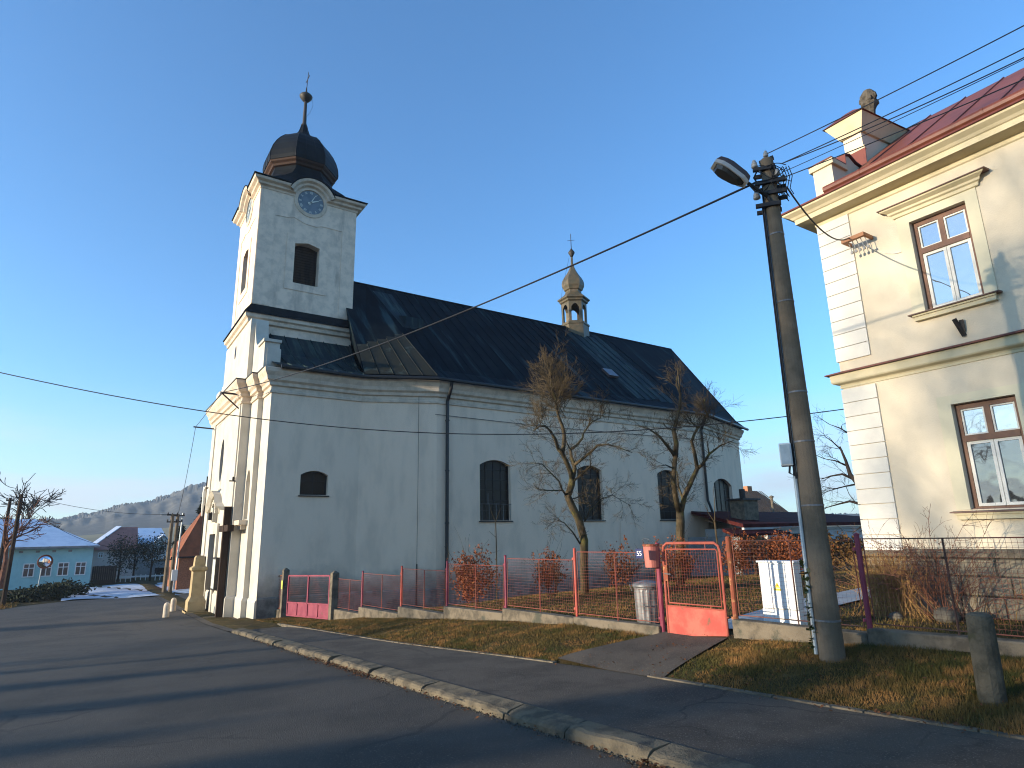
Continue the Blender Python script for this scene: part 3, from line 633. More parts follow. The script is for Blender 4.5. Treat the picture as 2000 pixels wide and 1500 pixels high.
tc = MB(); tw_sq = [(X0, Y1), (X0, Y0), (X1, Y0), (X1, Y1)]
sweep(tc, tw_sq, [(0, 11.40), (.14, 11.44), (.16, 11.60), (.26, 11.66), (.28, 11.84), (0, 11.88)], closed=True)
tc.build('tower_base_cornice', M['trim'], CH)
ts = MB(); sweep(ts, tw_sq, [(.33, 11.83), (.33, 11.90), (.02, 12.36), (-.02, 12.38)], closed=True); ts.build('tower_base_flashing', M['domesheet'], CH)
# top cornice with a round arch over each clock
CZ, RA = 18.25, .70
def arch_path():
    ang = math.asin((18.36-CZ)/RA); pts = [(-HW, 18.36)]
    n = 18; pts += [(RA*math.cos(math.pi-ang-(math.pi-2*ang)*i/n), CZ+RA*math.sin(math.pi-ang-(math.pi-2*ang)*i/n)) for i in range(n+1)]
    return pts+[(HW, 18.36)]
prof = [(0, 0), (.05, 0), (.08, .1), (.2, .16), (.22, .26), (.36, .33), (.40, .44), (.36, .46), (0, .48)]
tcm = MB()
for fn in faces4:
    pth = arch_path(); k = len(pth); vs = []
    for i, (u, z) in enumerate(pth):
        def nr(a, b): d = Vector((b[0]-a[0], b[1]-a[1])).normalized(); return Vector((-d.y, d.x))
        ns = []
        if i > 0: ns.append(nr(pth[i-1], pth[i]))
        if i < k-1: ns.append(nr(pth[i], pth[i+1]))
        n = ns[0] if len(ns) == 1 else (ns[0]+ns[1])/max(.5, 1+ns[0].dot(ns[1]))
        for o, h in prof:
            uu = u+n.x*h
            if i == 0: uu = u-o
            if i == k-1: uu = u+o
            vs.append(fn(uu, z+n.y*h, o))
    q = len(prof); tcm.add(vs, [(i*q+j, (i+1)*q+j, (i+1)*q+j+1, i*q+j+1) for i in range(k-1) for j in range(q-1)])
tcm.build('tower_cornice', M['trim'], CH)
for i in (0, 1):
    fn = faces4[i]; ck = MB(); n = 40
    for j in range(n):
        a, b = 2*math.pi*j/n, 2*math.pi*(j+1)/n
        r = lambda q, t, o: fn(q*math.cos(t), CZ+q*math.sin(t), o)
        ck.hexa([r(.64, a, .0), r(.64, b, .0), r(.84, b, .0), r(.84, a, .0)], [r(.66, a, .09), r(.66, b, .09), r(.82, b, .06), r(.82, a, .06)])
    ring_o = ck.build('clock_face', M['trim'], CH)
    dl = MB(); dl.add([fn(.65*math.cos(2*math.pi*j/n), CZ+.65*math.sin(2*math.pi*j/n), .035) for j in range(n)], [tuple(range(n))]); dl.build('dial', M['dial'], ring_o)
    nm = MB()
    def stroke(ang, x0, y0, x1, y1, w=.016):
        ca, sa = math.cos(ang), math.sin(ang)      # local x tangential, y radial
        P2 = lambda x, y: fn(y*sa+x*ca, CZ+y*ca-x*sa, .042)
        dx, dy = x1-x0, y1-y0; l = math.hypot(dx, dy); nx_, ny_ = -dy/l*w/2, dx/l*w/2
        nm.quad(P2(x0+nx_, y0+ny_), P2(x1+nx_, y1+ny_), P2(x1-nx_, y1-ny_), P2(x0-nx_, y0-ny_))
    ROM = ['XII', 'I', 'II', 'III', 'IV', 'V', 'VI', 'VII', 'VIII', 'IX', 'X', 'XI']
    for hnum, s_ in enumerate(ROM):
        wds = {'I': .036, 'V': .07, 'X': .07}; tot = sum(wds[c_] for c_ in s_); x = -tot/2; a = 2*math.pi*hnum/12
        for c_ in s_:
            w_ = wds[c_]
            if c_ == 'I': stroke(a, x+w_/2, .47, x+w_/2, .60, .02)
            elif c_ == 'V': stroke(a, x, .60, x+w_/2, .47, .022); stroke(a, x+w_, .60, x+w_/2, .47)
            else: stroke(a, x, .60, x+w_, .47, .022); stroke(a, x+w_, .60, x, .47)
            x += w_
    nm.build('numerals', M['numeral'], ring_o)
    for ang, l, w_ in ((rad(26), .50, .035), (rad(64), .42, .05)):
        h_ = MB(); dx, dz = math.sin(ang), math.cos(ang); nx_, nz_ = dz*w_, -dx*w_
        h_.hexa([fn(-dx*.16-nx_, CZ-dz*.16-nz_, .05), fn(-dx*.16+nx_, CZ-dz*.16+nz_, .05), fn(dx*l+nx_*.35, CZ+dz*l+nz_*.35, .05), fn(dx*l-nx_*.35, CZ+dz*l-nz_*.35, .05)],
                [fn(-dx*.16-nx_, CZ-dz*.16-nz_, .06), fn(-dx*.16+nx_, CZ-dz*.16+nz_, .06), fn(dx*l+nx_*.35, CZ+dz*l+nz_*.35, .06), fn(dx*l-nx_*.35, CZ+dz*l-nz_*.35, .06)])
        h_.build('clock_hand', M['numeral'], ring_o)
def octa(a, c, z): # square of half width a, corners cut by fraction c
    k = a*(1-c); return [(XC+x, YT+y, z) for x, y in ((a, -k), (a, k), (k, a), (-k, a), (-a, k), (-a, -k), (-k, -a), (k, -a))]
def loft(mb, rings, m=0):
    for r0, r1 in zip(rings, rings[1:]): mb.add(r0+r1, [(i, (i+1) % 8, 8+(i+1) % 8, 8+i) for i in range(8)], m)
dm = MB()
loft(dm, [octa(*q) for q in ((2.36, .02, 18.70), (2.36, .02, 18.95), (2.28, .08, 19.08), (2.12, .2, 19.38), (1.84, .34, 19.75), (1.62, .50, 20.15), (1.52, .56, 20.5), (1.50, .58, 20.75))])
for fn in faces4:      # little barrel roofs behind the arches, sheet edges over the straight cornice
    for j in range(12):
        a, b = math.pi*(.12+.76*j/12), math.pi*(.12+.76*(j+1)/12); q = 1.20
        dm.hexa([fn(1.165*math.cos(t), CZ+1.165*math.sin(t), o) for t, o in ((a, .41), (b, .41), (b, -1.1), (a, -1.1))], [fn(q*math.cos(t), CZ+q*math.sin(t), o) for t, o in ((a, .43), (b, .43), (b, -1.1), (a, -1.1))])
    for u0, u1, e0, e1 in ((-HW, -1.12, 1, 0), (1.12, HW, 0, 1)):
        dm.hexa([fn(u0-.45*e0, 18.845, .45), fn(u1+.45*e1, 18.845, .45), fn(u1, 18.845, -.1), fn(u0, 18.845, -.1)], [fn(u0-.45*e0, 18.88, .45), fn(u1+.45*e1, 18.88, .45), fn(u1, 19.12, -.1), fn(u0, 19.12, -.1)])
dm.build('dome_skirt', M['domesheet'], CH)
du = MB(); loft(du, [octa(*q) for q in ((1.50, .58, 20.72), (1.60, .58, 20.76), (1.64, .58, 20.86), (1.74, .58, 20.95), (1.77, .58, 21.05), (1.5, .58, 21.1))]); du.build('dome_cornice', M['wood_brown'], CH)
db = MB(); dome = [(1.80, 21.05), (1.82, 21.25), (1.79, 21.6), (1.68, 22.0), (1.52, 22.35), (1.30, 22.7), (1.06, 22.98), (.80, 23.15), (.58, 23.28), (.42, 23.42), (.30, 23.65), (.20, 23.95), (.14, 24.22)]
loft(db, [octa(a, .58, z) for a, z in dome]); db.add(octa(.14, .58, 24.22), [tuple(range(8))])
for i in range(8):     # seams: the ribs and two more on each broad face
    for f_ in ((0,) if i % 2 else (0, .33, .67)):
        pts = []
        for a, z in dome: r_ = octa(a, .58, z); p0, p1 = Vector(r_[(i+0) % 8]), Vector(r_[(i+1) % 8]); pts.append(p0.lerp(p1, f_))
        db.tube(pts, .022, 4)
db.build('onion_dome', M['domesheet'], CH)
sp_ = MB(); sp_.lathe([(.17, 24.18), (.17, 24.26), (.105, 24.28), (.085, 25.8)], (XC, YT, 0), 10); sp_.build('spire', M['darkbronze'], CH)
bl = MB(); bl.lathe([(.09, 25.75), (.2, 25.85), (.33, 26.02), (.36, 26.12), (.30, 26.2), (.15, 26.32), (.05, 26.42), (.03, 26.7)], (XC, YT, 0), 14); bl.build('spire_ball', M['darkbronze'], CH, smooth=True)
cr = MB(); cr.tube([(XC, YT, 26.5), (XC+.05, YT, 27.75)], .02, 5); cr.tube([(XC+.02, YT+.32, 27.25), (XC+.04, YT-.32, 27.32)], .02, 5); cr.build('spire_cross', M['iron'], CH)
lr = MB(); lr.tube([Vector((XC+.3, YT-.1, 26.1)), Vector((XC+.38, YT-.15, 25.6)), Vector((XC+.25, YT-.1, 25.1)), Vector((XC+.08, YT-.06, 24.8)), Vector((XC+.1, YT-.1, 24.2))], .008, 4); lr.build('lightning_wire', M['iron'], CH)
# ------- attic of the facade with its volutes
at_ = MB()
yv = [(25.75, 8.4), (25.75, 9.35), (26.75, 9.75), (26.75, 9.85), (27.1, 9.83), (27.55, 9.9), (28.0, 10.15), (28.3, 10.7), (28.45, 11.42)]
poly = yv+[(mir(y), z) for y, z in yv[::-1]]
fnV = lambda u, z, o: (5.42-o, u, z)
at_.add([], [])
slab(at_, lambda u, z, o: (5.95-o, u, z), poly, .55)
at_.box((5.30, 25.78, 8.38), (5.9, 26.75, 9.62)); at_.box((5.24, 25.70, 9.62), (5.95, 26.8, 9.74))
at_.box((5.30, mir(26.75), 8.38), (5.9, mir(25.78), 9.62))
slab(at_, lambda u, z, o: (5.40-o, u, z), [(28.45, 8.4), (28.45, 11.42), (34.45, 11.42), (34.45, 8.4)], .2)
at_.build('facade_attic', M['facade'], CH)
aw = MB(); aw.add([(5.19, 31.75+.18*math.cos(t), 10.65+.34*math.sin(t)) for t in np.linspace(0, 2*math.pi, 20, endpoint=False)], [tuple(range(20))]); aw.build('attic_oculus', M['churchglass'], CH)
# ------- ridge turret
TX, TY = 26.75, YC
HR = rad(56-90+0)
tb = MB(); tb.lathe([(.98, 14.3), (.98, 15.62), (1.03, 15.66), (1.03, 15.78), (.93, 15.84), (.1, 15.85)], (TX, TY, 0), 6, rot=HR); tb.build('turret_base', M['bronze'], CH)
tl_ = MB()
hexp = [(TX+.88*math.cos(HR+i*math.pi/3), TY+.88*math.sin(HR+i*math.pi/3)) for i in range(6)]
for i in range(6):
    fn, L = seg_fn(hexp[i], hexp[(i+1) % 6]); h = arched(.17, L-.17, 15.9, 16.9, 17.15)
    panel(tl_, fn, [(0, 15.8), (L, 15.8), (L, 17.4), (0, 17.4)], [h], .12); panel(tl_, lambda u, z, o, f=fn: f(u, z, o-.12), [(0, 15.8), (L, 15.8), (L, 17.4), (0, 17.4)], [h], .001)
tl_.build('turret_lantern', M['bronze'], CH)
tr_ = MB(); tr_.lathe([(.90, 17.32), (1.0, 17.38), (1.02, 17.48), (1.14, 17.56), (1.15, 17.64), (.95, 17.78), (.68, 17.98), (.57, 18.15), (.56, 18.28), (.66, 18.34), (.70, 18.46), (.78, 18.62), (.80, 18.85), (.74, 19.1), (.60, 19.35), (.42, 19.6), (.28, 19.85), (.17, 20.1), (.09, 20.35), (.075, 20.95)], (TX, TY, 0), 6, rot=HR)
tr_.build('turret_cap', M['bronze'], CH)
tb = MB(); tb.lathe([(.07, 20.9), (.14, 21.05), (.23, 21.22), (.23, 21.3), (.12, 21.45), (.03, 21.6), (.02, 22.7)], (TX, TY, 0), 10); tb.build('turret_ball', M['darkbronze'], CH, smooth=True)
tc_ = MB(); tc_.tube([(TX-.27*.83, TY+.27*.56, 22.2), (TX+.27*.83, TY-.27*.56, 22.25)], .018, 4); tc_.tube([(TX, TY, 21.5), (TX, TY, 22.75)], .018, 4); tc_.build('turret_cross', M['iron'], CH)
lc = MB(); lc.tube([Vector((TX-.25, TY, 20.8)), Vector((TX-1.0, TY, 18.2)), Vector((TX-1.15, TY, 17.2)), Vector((TX-1.1, TY, 15.6))], .01, 4); lc.build('lightning_wire', M['iron'], CH)
# iron brackets on the church for wires
for (x0, y0), (x1, y1), yy in (((445.5, 771), (487.5, 773), None),):
    p1 = Vector((5.3, 26.9, 7.0)); br = MB()
    b0 = at_x(488, 773, 5.36); b1 = b0+Vector((-1.15, 0, .02)); br.bar(b0, b1, .07, .07); br.bar(b1, b0+Vector((0, 0, -.95)), .05, .05); br.build('wire_bracket', M['iron'], CH); BRK = b1
b0 = at_x(420, 838, 5.0); bb = MB(); bb.bar(b0, b0+Vector((-1.0, 0, .04)), .06, .06); bb.build('wire_bracket', M['iron'], CH); BRK2 = b0+Vector((-.9, 0, .04))
b0 = at_x(478, 940, 5.36); bb = MB(); bb.bar(b0+Vector((0, .0, 0)), b0+Vector((-.6, 0, 0)), .06, .05)
for k in (.15, .45): bb.lathe([(.03, 0), (.05, .05), (.05, .12), (.02, .16)], b0+Vector((-k, 0, .02)), 8)
bb.build('insulator_bracket', M['iron'], CH)
for yy in (30.35, 33.25):
    nbm = MB(); nbm.box((4.86, yy-.38, -.35), (4.985, yy+.38, 1.0)); no = nbm.build('notice_case', M['iron'], CH)
    n2 = MB(); n2.quad((4.855, yy-.32, -.28), (4.855, yy+.32, -.28), (4.855, yy+.32, .92), (4.855, yy-.32, .92)); n2.build('notices', M['notice'], no)

# ------------------------------------------------------------------ the yellow house on the right
H0 = Vector((13.0, 6.68, 0)); HA = rad(1.12)
HU = Vector((-math.sin(HA), -math.cos(HA), 0)); HN = Vector((-math.cos(HA), math.sin(HA), 0))
def hp(u, z, o=0.0): v = H0+HU*u+HN*o; return (v.x, v.y, z)
HO = thing('yellow_house', 'cream two-storey house with white corner quoins and red metal roof', 'house', (13.0, 6.68, 0.1))
HL = 12.0
wu = (1.81, 2.79, 5.68, 7.55); wl = (1.93, 2.91, 1.93, 3.82); GAP = 2.55
wins = [(wu[0]+GAP*k, wu[1]+GAP*k, wu[2], wu[3]) for k in range(4)]+[(wl[0]+GAP*k, wl[1]+GAP*k, wl[2], wl[3]) for k in range(4)]
hm = MB(); rect = lambda a, b, c, d: [(a, c), (b, c), (b, d), (a, d)]
panel(hm, hp, rect(0, HL, 1.15, 8.4), [rect(*w) for w in wins], .2)
hm.quad(hp(0, -.5, 0), hp(0, -.5, -9), hp(0, 8.9, -9), hp(0, 8.9, 0)); hm.quad(hp(HL, -.5, 0), hp(HL, -.5, -9), hp(HL, 8.9, -9), hp(HL, 8.9, 0)); hm.quad(hp(0, -.5, -9), hp(HL, -.5, -9), hp(HL, 8.5, -9), hp(0, 8.5, -9))
hm.build('house_wall', M['cream'], HO)
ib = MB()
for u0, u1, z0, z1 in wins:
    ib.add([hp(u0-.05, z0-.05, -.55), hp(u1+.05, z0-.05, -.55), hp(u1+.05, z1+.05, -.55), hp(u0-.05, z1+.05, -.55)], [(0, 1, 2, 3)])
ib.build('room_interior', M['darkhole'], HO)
qm = MB(); z = 1.22; k = 0; qlow = MB()                                  # quoins: blocks with open joints, a plain band in each storey
while z < 8.28:
    top = min(z+.298, 8.28)
    if not (4.6 < (z+top)/2 < 4.95): (qlow if z < 4.6 else qm).hexa([hp(-.03, z+.008, .035), hp(.68, z+.008, .035), hp(.68, z+.008, -.1), hp(-.03, z+.008, -.1)], [hp(-.03, top-.006, .035), hp(.68, top-.006, .035), hp(.68, top-.006, -.1), hp(-.03, top-.006, -.1)])
    z += .298
qm.build('quoin_strip', M['quoin'], HO); qlow.build('quoin_strip', M['quoin'], HO)
def strip(mb, prof, u0=-.02, u1=HL, wrap=True):             # moulding along the front, returned round the corner
    q = len(prof); vs = [hp(u1, z, o) for o, z in prof]+[hp(u0-o, z, o) for o, z in prof]+[hp(u0-o, z, -8.8) for o, z in prof]
    fs = [(i*q+j, (i+1)*q+j, (i+1)*q+j+1, i*q+j+1) for i in range(2) for j in range(q-1)]
    mb.add(vs, fs)
cm = MB(); strip(cm, [(0, 8.26), (.03, 8.28), (.04, 8.33), (.02, 8.345), (.025, 8.37), (.10, 8.385), (.32, 8.395), (.33, 8.50), (.36, 8.515), (.40, 8.56), (.50, 8.62), (.51, 8.66), (0, 8.68)]); cm.build('house_cornice', M['creamtrim'], HO)
cm = MB(); strip(cm, [(0, 4.52), (.02, 4.525), (.025, 4.565), (.01, 4.57), (.03, 4.60), (.12, 4.63), (.14, 4.655), (.15, 4.82), (0, 4.86)]); cm.build('string_course', M['creamtrim'], HO)
fl = MB(); strip(fl, [(0, 4.90), (.22, 4.835), (.22, 4.812), (.15, 4.81)]); fl.build('string_course_flashing', M['redflash'], HO)
pm = MB(); strip(pm, [(.0, 1.26), (.055, 1.20), (.06, 1.12), (.02, 1.10)]); pm.build('plinth_band', M['concrete'], HO)
sm_ = MB(); random.seed(8)                                   # ashlar plinth
sm_2 = MB()
rows = [(-.5, .12), (.12, .47), (.47, .80), (.80, 1.09)]
for r, (z0, z1) in enumerate(rows):
    u = -.03; 
    while u < HL:
        L = random.uniform(.55, 1.05) if u > 0 else random.uniform(.5, .8); e = random.uniform(.0, .03)
        sm_.hexa([hp(u+.012, z0+.012, .02+e), hp(u+L-.012, z0+.012, .02+e), hp(u+L-.012, z0+.012, -.3), hp(u+.012, z0+.012, -.3)], [hp(u+.012, z1-.012, .02+e), hp(u+L-.012, z1-.012, .02+e), hp(u+L-.012, z1-.012, -.3), hp(u+.012, z1-.012, -.3)]); u += L
sm_.build('stone_plinth', M['stone'], HO, bevel=.015)
sm_2.add([hp(-.01, -.5, .005), hp(HL, -.5, .005), hp(HL, 1.12, .005), hp(-.01, 1.12, .005)], [(0, 1, 2, 3)]); sm_2.build('plinth_mortar', M['mortar'], HO)
def hbox(mb, u0, u1, z0, z1, o0, o1): mb.hexa([hp(u0, z0, o0), hp(u1, z0, o0), hp(u1, z0, o1), hp(u0, z0, o1)], [hp(u0, z1, o0), hp(u1, z1, o0), hp(u1, z1, o1), hp(u0, z1, o1)])
for k, (u0, u1, z0, z1) in enumerate(wins):
    upper = k < 4
    fr = MB(); fw = .075; zt = z0+(z1-z0)*.635; um = (u0+u1)/2
    hbox(fr, u0, u0+fw, z0, z1, -.19, -.12); hbox(fr, u1-fw, u1, z0, z1, -.19, -.12); hbox(fr, u0+fw, u1-fw, z1-fw-.02, z1, -.19, -.12); hbox(fr, u0+fw, u1-fw, z0, z0+.05, -.19, -.12)
    hbox(fr, u0+fw, u1-fw, zt, zt+.11, -.19, -.105); hbox(fr, um-.045, um+.045, zt+.11, z1-fw-.02, -.19, -.12)
    fo = fr.build('window_frame', M['winframe'], HO)
    sash = MB(); t = .035; panes = []
    for a, b, c, d, w_ in ((u0+fw, um-.045, zt+.11, z1-fw-.02, .03), (um+.045, u1-fw, zt+.11, z1-fw-.02, .03), (u0+fw, um, z0+.05, zt, .055), (um, u1-fw, z0+.05, zt, .055)):
        hbox(sash, a+.004, a+w_, c+.004, d-.004, -.185, -.135); hbox(sash, b-w_, b-.004, c+.004, d-.004, -.185, -.135); hbox(sash, a+w_, b-w_, c+.004, c+w_, -.185, -.135); hbox(sash, a+w_, b-w_, d-w_, d-.004, -.185, -.135)
        panes.append((a+w_, b-w_, c+w_, d-w_))
    sash.build('sash', M['sash'], fo)
    for i, (a, b, c, d) in enumerate(panes):
        pn = MB(); pn.add([hp(a, c, -.165), hp(b, c, -.165), hp(b, d, -.165), hp(a, d, -.165)], [(0, 1, 2, 3)]); pn.build('pane', M['housepane'] if upper or i < 2 else M['lowpane'], fo)
    sl_ = MB(); e = .26 if upper else .28
    sl_.hexa([hp(u0-e, z0-.055, -.1), hp(u1+e, z0-.055, -.1), hp(u1+e, z0-.055, .17), hp(u0-e, z0-.055, .17)], [hp(u0-e, z0-.01, -.1), hp(u1+e, z0-.01, -.1), hp(u1+e, z0-.035, .17), hp(u0-e, z0-.035, .17)])
    hbox(sl_, u0+.0, u1, z0-.03, z0+.02, -.14, -.05)
    sl_.build('sill_sheet', M['sillmetal'], fo)
    sb = MB(); hbox(sb, u0-e+.08, u1+e-.08, z0-.17, z0-.056, 0, .10); hbox(sb, u0-e+.06, u1+e-.06, z0-.09, z0-.056, .10, .13); sb.build('sill_moulding', M['creamtrim'], fo)
    su = MB()
    for q in (rect(u0-.22, u0, z0, z1+.17), rect(u1, u1+.2, z0, z1+.17), rect(u0, u1, z1, z1+.17)): slab(su, hp, q, .02)
    su.build('window_surround', M['surround'], fo)
    if upper:
        ho = MB(); pr = [(.02, z1+.17), (.05, z1+.18), (.06, z1+.24), (.10, z1+.26), (.11, z1+.30), (.20, z1+.345), (.21, z1+.375), (0, z1+.40)]
        n = len(pr); vs = [hp(u0-.22-o, z, o) for o, z in pr]+[hp(u1+.22+o, z, o) for o, z in pr]
        ho.add(vs+[hp(u0-.22, pr[0][1], 0), hp(u0-.22, z1+.40, 0), hp(u1+.22, pr[0][1], 0), hp(u1+.22, z1+.40, 0)], [(j, n+j, n+j+1, j+1) for j in range(n-1)]+[tuple(list(range(n))+[2*n+1, 2*n])]+[tuple(list(range(n, 2*n))+[2*n+3, 2*n+2])])
        ho.build('window_hood', M['creamtrim'], fo)
        hf = MB(); hf.hexa([hp(u0-.46, z1+.375, 0), hp(u1+.46, z1+.375, 0), hp(u1+.46, z1+.372, .24), hp(u0-.46, z1+.372, .24)], [hp(u0-.46, z1+.42, 0), hp(u1+.46, z1+.42, 0), hp(u1+.46, z1+.39, .24), hp(u0-.46, z1+.39, .24)]); hf.build('hood_sheet', M['sillmetal'], fo)
# roof, gutter, gable parapet with its finial
rm_ = MB()
e0, e1 = .48, HL
rm_.quad(hp(.62, 8.74, .44), hp(e1, 8.74, .44), hp(e1, 12.3, -4.5), hp(.62, 12.3, -4.5)); rm_.quad(hp(.0, 8.7, -9.4), hp(e1, 8.7, -9.4), hp(e1, 12.3, -4.5), hp(.0, 12.3, -4.5))
for k in range(14):
    u = 1.0+.82*k
    if u < e1: rm_.bar(hp(u, 8.80, .36), hp(u, 12.3, -4.5), .03, .06)
rm_.build('house_roof', M['redroof'], HO)
gm_ = MB()
for u0, u1 in ((.50, e1),):
    n = 10; pr = [(.44+.095*math.cos(math.pi*.62-2.9*i/n), 8.80+.095*math.sin(math.pi*.62-2.9*i/n)-.0) for i in range(n+1)]
    q = len(pr); gm_.add([hp(u0, z, o) for o, z in pr]+[hp(u1, z, o) for o, z in pr], [(j, q+j, q+j+1, j+1) for j in range(q-1)]); gm_.tube([hp(u0, 8.80, .46), hp(u1, 8.80, .46)], .09, 10)
    for k in range(5): gm_.tube([hp(u0+.75+2.2*k, 8.80, .46), hp(u0+.80+2.2*k, 8.80, .46)], .098, 10)
gm_.build('eaves_gutter', M['redroof'], HO)
fl = MB(); strip(fl, [(0, 8.73), (.54, 8.70), (.55, 8.66), (.50, 8.655)]); fl.build('cornice_flashing', M['redflash'], HO)
# parapet rises along the gable (along -n)
def gp_(o, z, u): return hp(u, z, o)
uA, uB = .10, .54
pp = MB()
poly = [(.08, 8.70), (.08, 9.62), (-.46, 9.66), (-.50, 9.95), (-.72, 10.02), (-.95, 9.90), (-1.25, 9.86), (-1.48, 10.05), (-1.53, 10.38), (-1.53, 11.05), (-3.7, 11.25), (-3.7, 8.70)]
slab(pp, lambda o, z, t: hp(uA+t, z, o), poly, uB-uA); loops = [[Vector((a, b, 0)) for a, b in poly]]; pp.add([hp(uA, b, a) for a, b in poly], [tuple(t) for t in tessellate_polygon(loops)])
pp.build('gable_parapet', M['cream'], HO)
pc = MB()
hbox(pc, uA-.06, uB+.06, 9.56, 9.68, -.5, .13)
pc.build('pier_cap', M['creamtrim'], HO); pc = MB()
pc.hexa([hp(uA-.05, 10.98, -1.47), hp(uB+.05, 10.98, -1.47), hp(uB+.05, 11.2, -3.75), hp(uA-.05, 11.2, -3.75)], [hp(uA-.28, 11.36, -1.28), hp(uB+.22, 11.36, -1.28), hp(uB+.22, 11.66, -3.8), hp(uA-.28, 11.66, -3.8)])
hbox(pc, uA-.04, uB+.04, 10.52, 10.6, -1.6, -1.50)
pc.build('parapet_cornice', M['creamtrim'], HO)
ps = MB()
pts = [(.13, 9.69), (-.47, 9.70), (-.50, 9.97), (-.72, 10.045), (-.96, 9.925), (-1.25, 9.885), (-1.46, 10.06), (-1.515, 10.52)]
for (o0, z0), (o1, z1) in zip(pts, pts[1:]): ps.hexa([hp(uA-.07, z0, o0), hp(uB+.05, z0, o0), hp(uB+.05, z1, o1), hp(uA-.07, z1, o1)], [hp(uA-.07, z0+.025, o0+.01), hp(uB+.05, z0+.025, o0+.01), hp(uB+.05, z1+.025, o1+.01), hp(uA-.07, z1+.025, o1+.01)])
um = (uA+uB)/2
ps.hexa([hp(uA-.32, 11.365, -1.24), hp(uB+.26, 11.365, -1.24), hp(uB+.26, 11.67, -3.84), hp(uA-.32, 11.67, -3.84)], [hp(um-.1, 11.70, -1.60), hp(um+.1, 11.70, -1.60), hp(um+.1, 12.06, -3.6), hp(um-.1, 12.06, -3.6)])
ps.build('parapet_capping', M['redflash'], HO)
fi = MB(); fc = hp(um, 11.8, -2.75)
fi.lathe([(.24, -.05), (.22, .06), (.13, .14), (.10, .26), (.12, .40), (.17, .50), (.20, .58), (.16, .66), (.20, .74), (.19, .86), (.11, .98), (.04, 1.02)], fc, 9)
for k in range(7): t = k*.9; fi.lathe([(.02, 0), (.08, .06), (.07, .16), (.02, .22)], (fc[0]+.15*math.cos(t), fc[1]+.15*math.sin(t), fc[2]+.50+.07*(k % 3)), 6)
fi.build('stone_finial', M['darkstone'], HO)
# bracket for the service cable, hook
bk = MB()
hbox(bk, .63, 1.10, 7.50, 7.58, .30, .38)
bk.bar(hp(.65, 7.54, 0), hp(.65, 7.54, .34), .05, .07); bk.bar(hp(1.08, 7.54, 0), hp(1.08, 7.54, .34), .05, .07); bo = bk.build('cable_bracket', M['orange_wood'], HO)
ii = MB()
for k in range(5):
    u = .72+.085*k; ii.tube([hp(u, 7.52, .27), hp(u+.02, 7.40, .25), hp(u+.03, 7.30, .24)], .008, 4); ii.lathe([(.02, 0), (.03, .02), (.025, .06)], hp(u+.03, 7.25, .24), 6)
ii.build('insulator', M['ceramic'], bo)
hk = MB(); hk.bar(hp(2.36, 5.02, .02), hp(2.30, 5.34, .16), .05, .06); hk.bar(hp(2.36, 5.1, .02), hp(2.37, 5.32, .06), .07, .05); hk.build('flag_holder', M['iron'], HO)
wc = MB(); wc.tube([hp(.95+.2*t, 7.42-.35*math.sin(t*.55)-.02*t, .03) for t in np.linspace(0, 3.2, 9)], .006, 4); wc.build('wall_cable', M['sash'], HO)

# ------------------------------------------------------------------ utility pole with street lamp
PB = Vector((7.81, 4.63, .19)); PX, PY = PB.x, PB.y
lat = Vector((PY, -PX, 0)).normalized()      # to the right as seen from the road
tow = Vector((-PX, -PY, 0)).normalized()     # towards the road
PO = thing('utility_pole', 'tapered concrete utility pole with bulb-shaped street lamp in front of the fence', 'utility pole', PB)
def prad(z): return .150-.0085*(z-.2)
def pp3(a, b, z): v = PB+lat*a+tow*b; return Vector((v.x, v.y, z))
pm = MB(); pm.lathe([(prad(z), z) for z in (-.1, .6, 1.5, 2.5, 3.5, 4.5, 5.5, 6.5, 7.0)]+[(.07, 7.02)], (PX, PY, 0), 20); pm.build('pole_shaft', M['pole'], PO, smooth=False)
for z in (5.78, 4.75, 3.45, 2.78, 1.95, .55):
    b = MB(); b.lathe([(prad(z)+.002, -.012), (prad(z)+.006, -.010), (prad(z)+.006, .010), (prad(z)+.002, .012)], (PX, PY, z), 20); b.build('steel_band', M['zinc'], PO)
cd = MB(); cd.tube([pp3(-prad(z)-.025, .02, z) for z in (.15, .8, 1.6, 2.36)], .026, 8); cd.build('conduit', M['zincpipe'], PO)
cb = MB(); cb.tube([pp3(-prad(z)-.012, .05, z) for z in (2.3, 2.45, 3, 4, 5, 6, 6.5)], .014, 6); cb.tube([pp3(-prad(z)-.035, .04, z) for z in (2.36, 2.6, 3.4, 4.4, 5.4, 6.3)], .012, 6)
cb.tube([pp3(-.2, .06, 2.5), pp3(-.22, .06, 2.38), pp3(-.17, .06, 2.34), pp3(-.15, .04, 2.5), pp3(-.15, .04, 2.8)], .014, 6); cb.build('riser_cable', M['cable'], PO)
mx = MB(); c = pp3(-.235, .03, 2.62); mx.obox(c, lat*.075, tow*.09, Vector((0, 0, .15)));
mo = mx.build('meter_box', M['greywall'], PO, bevel=.012)
mx = MB(); mx.obox(pp3(-.235, .126, 2.62), lat*.06, tow*.004, Vector((0, 0, .13))); mx.build('box_lid', M['zincpipe'], mo)
lm = MB()                                      # the lamp: arm, housing, rim, cover
arm0, arm1 = pp3(-.05, .12, 6.35), pp3(-.30, .38, 6.52); tip = pp3(-.68, .58, 6.84)
ar = MB(); ar.tube([pp3(0, .1, 6.25), arm0, arm1], .026, 7); ar.tube([pp3(-.0, .1, 6.40), pp3(-.2, .3, 6.38), arm1], .010, 5); ar.build('lamp_arm', M['iron'], PO)
ax = (tip-arm1).normalized(); sd = ax.cross(Vector((0, 0, 1))).normalized(); upv = sd.cross(ax).normalized(); L = (tip-arm1).length
def lp(t, s_, h): return arm1+ax*(t*L)+sd*s_+upv*h
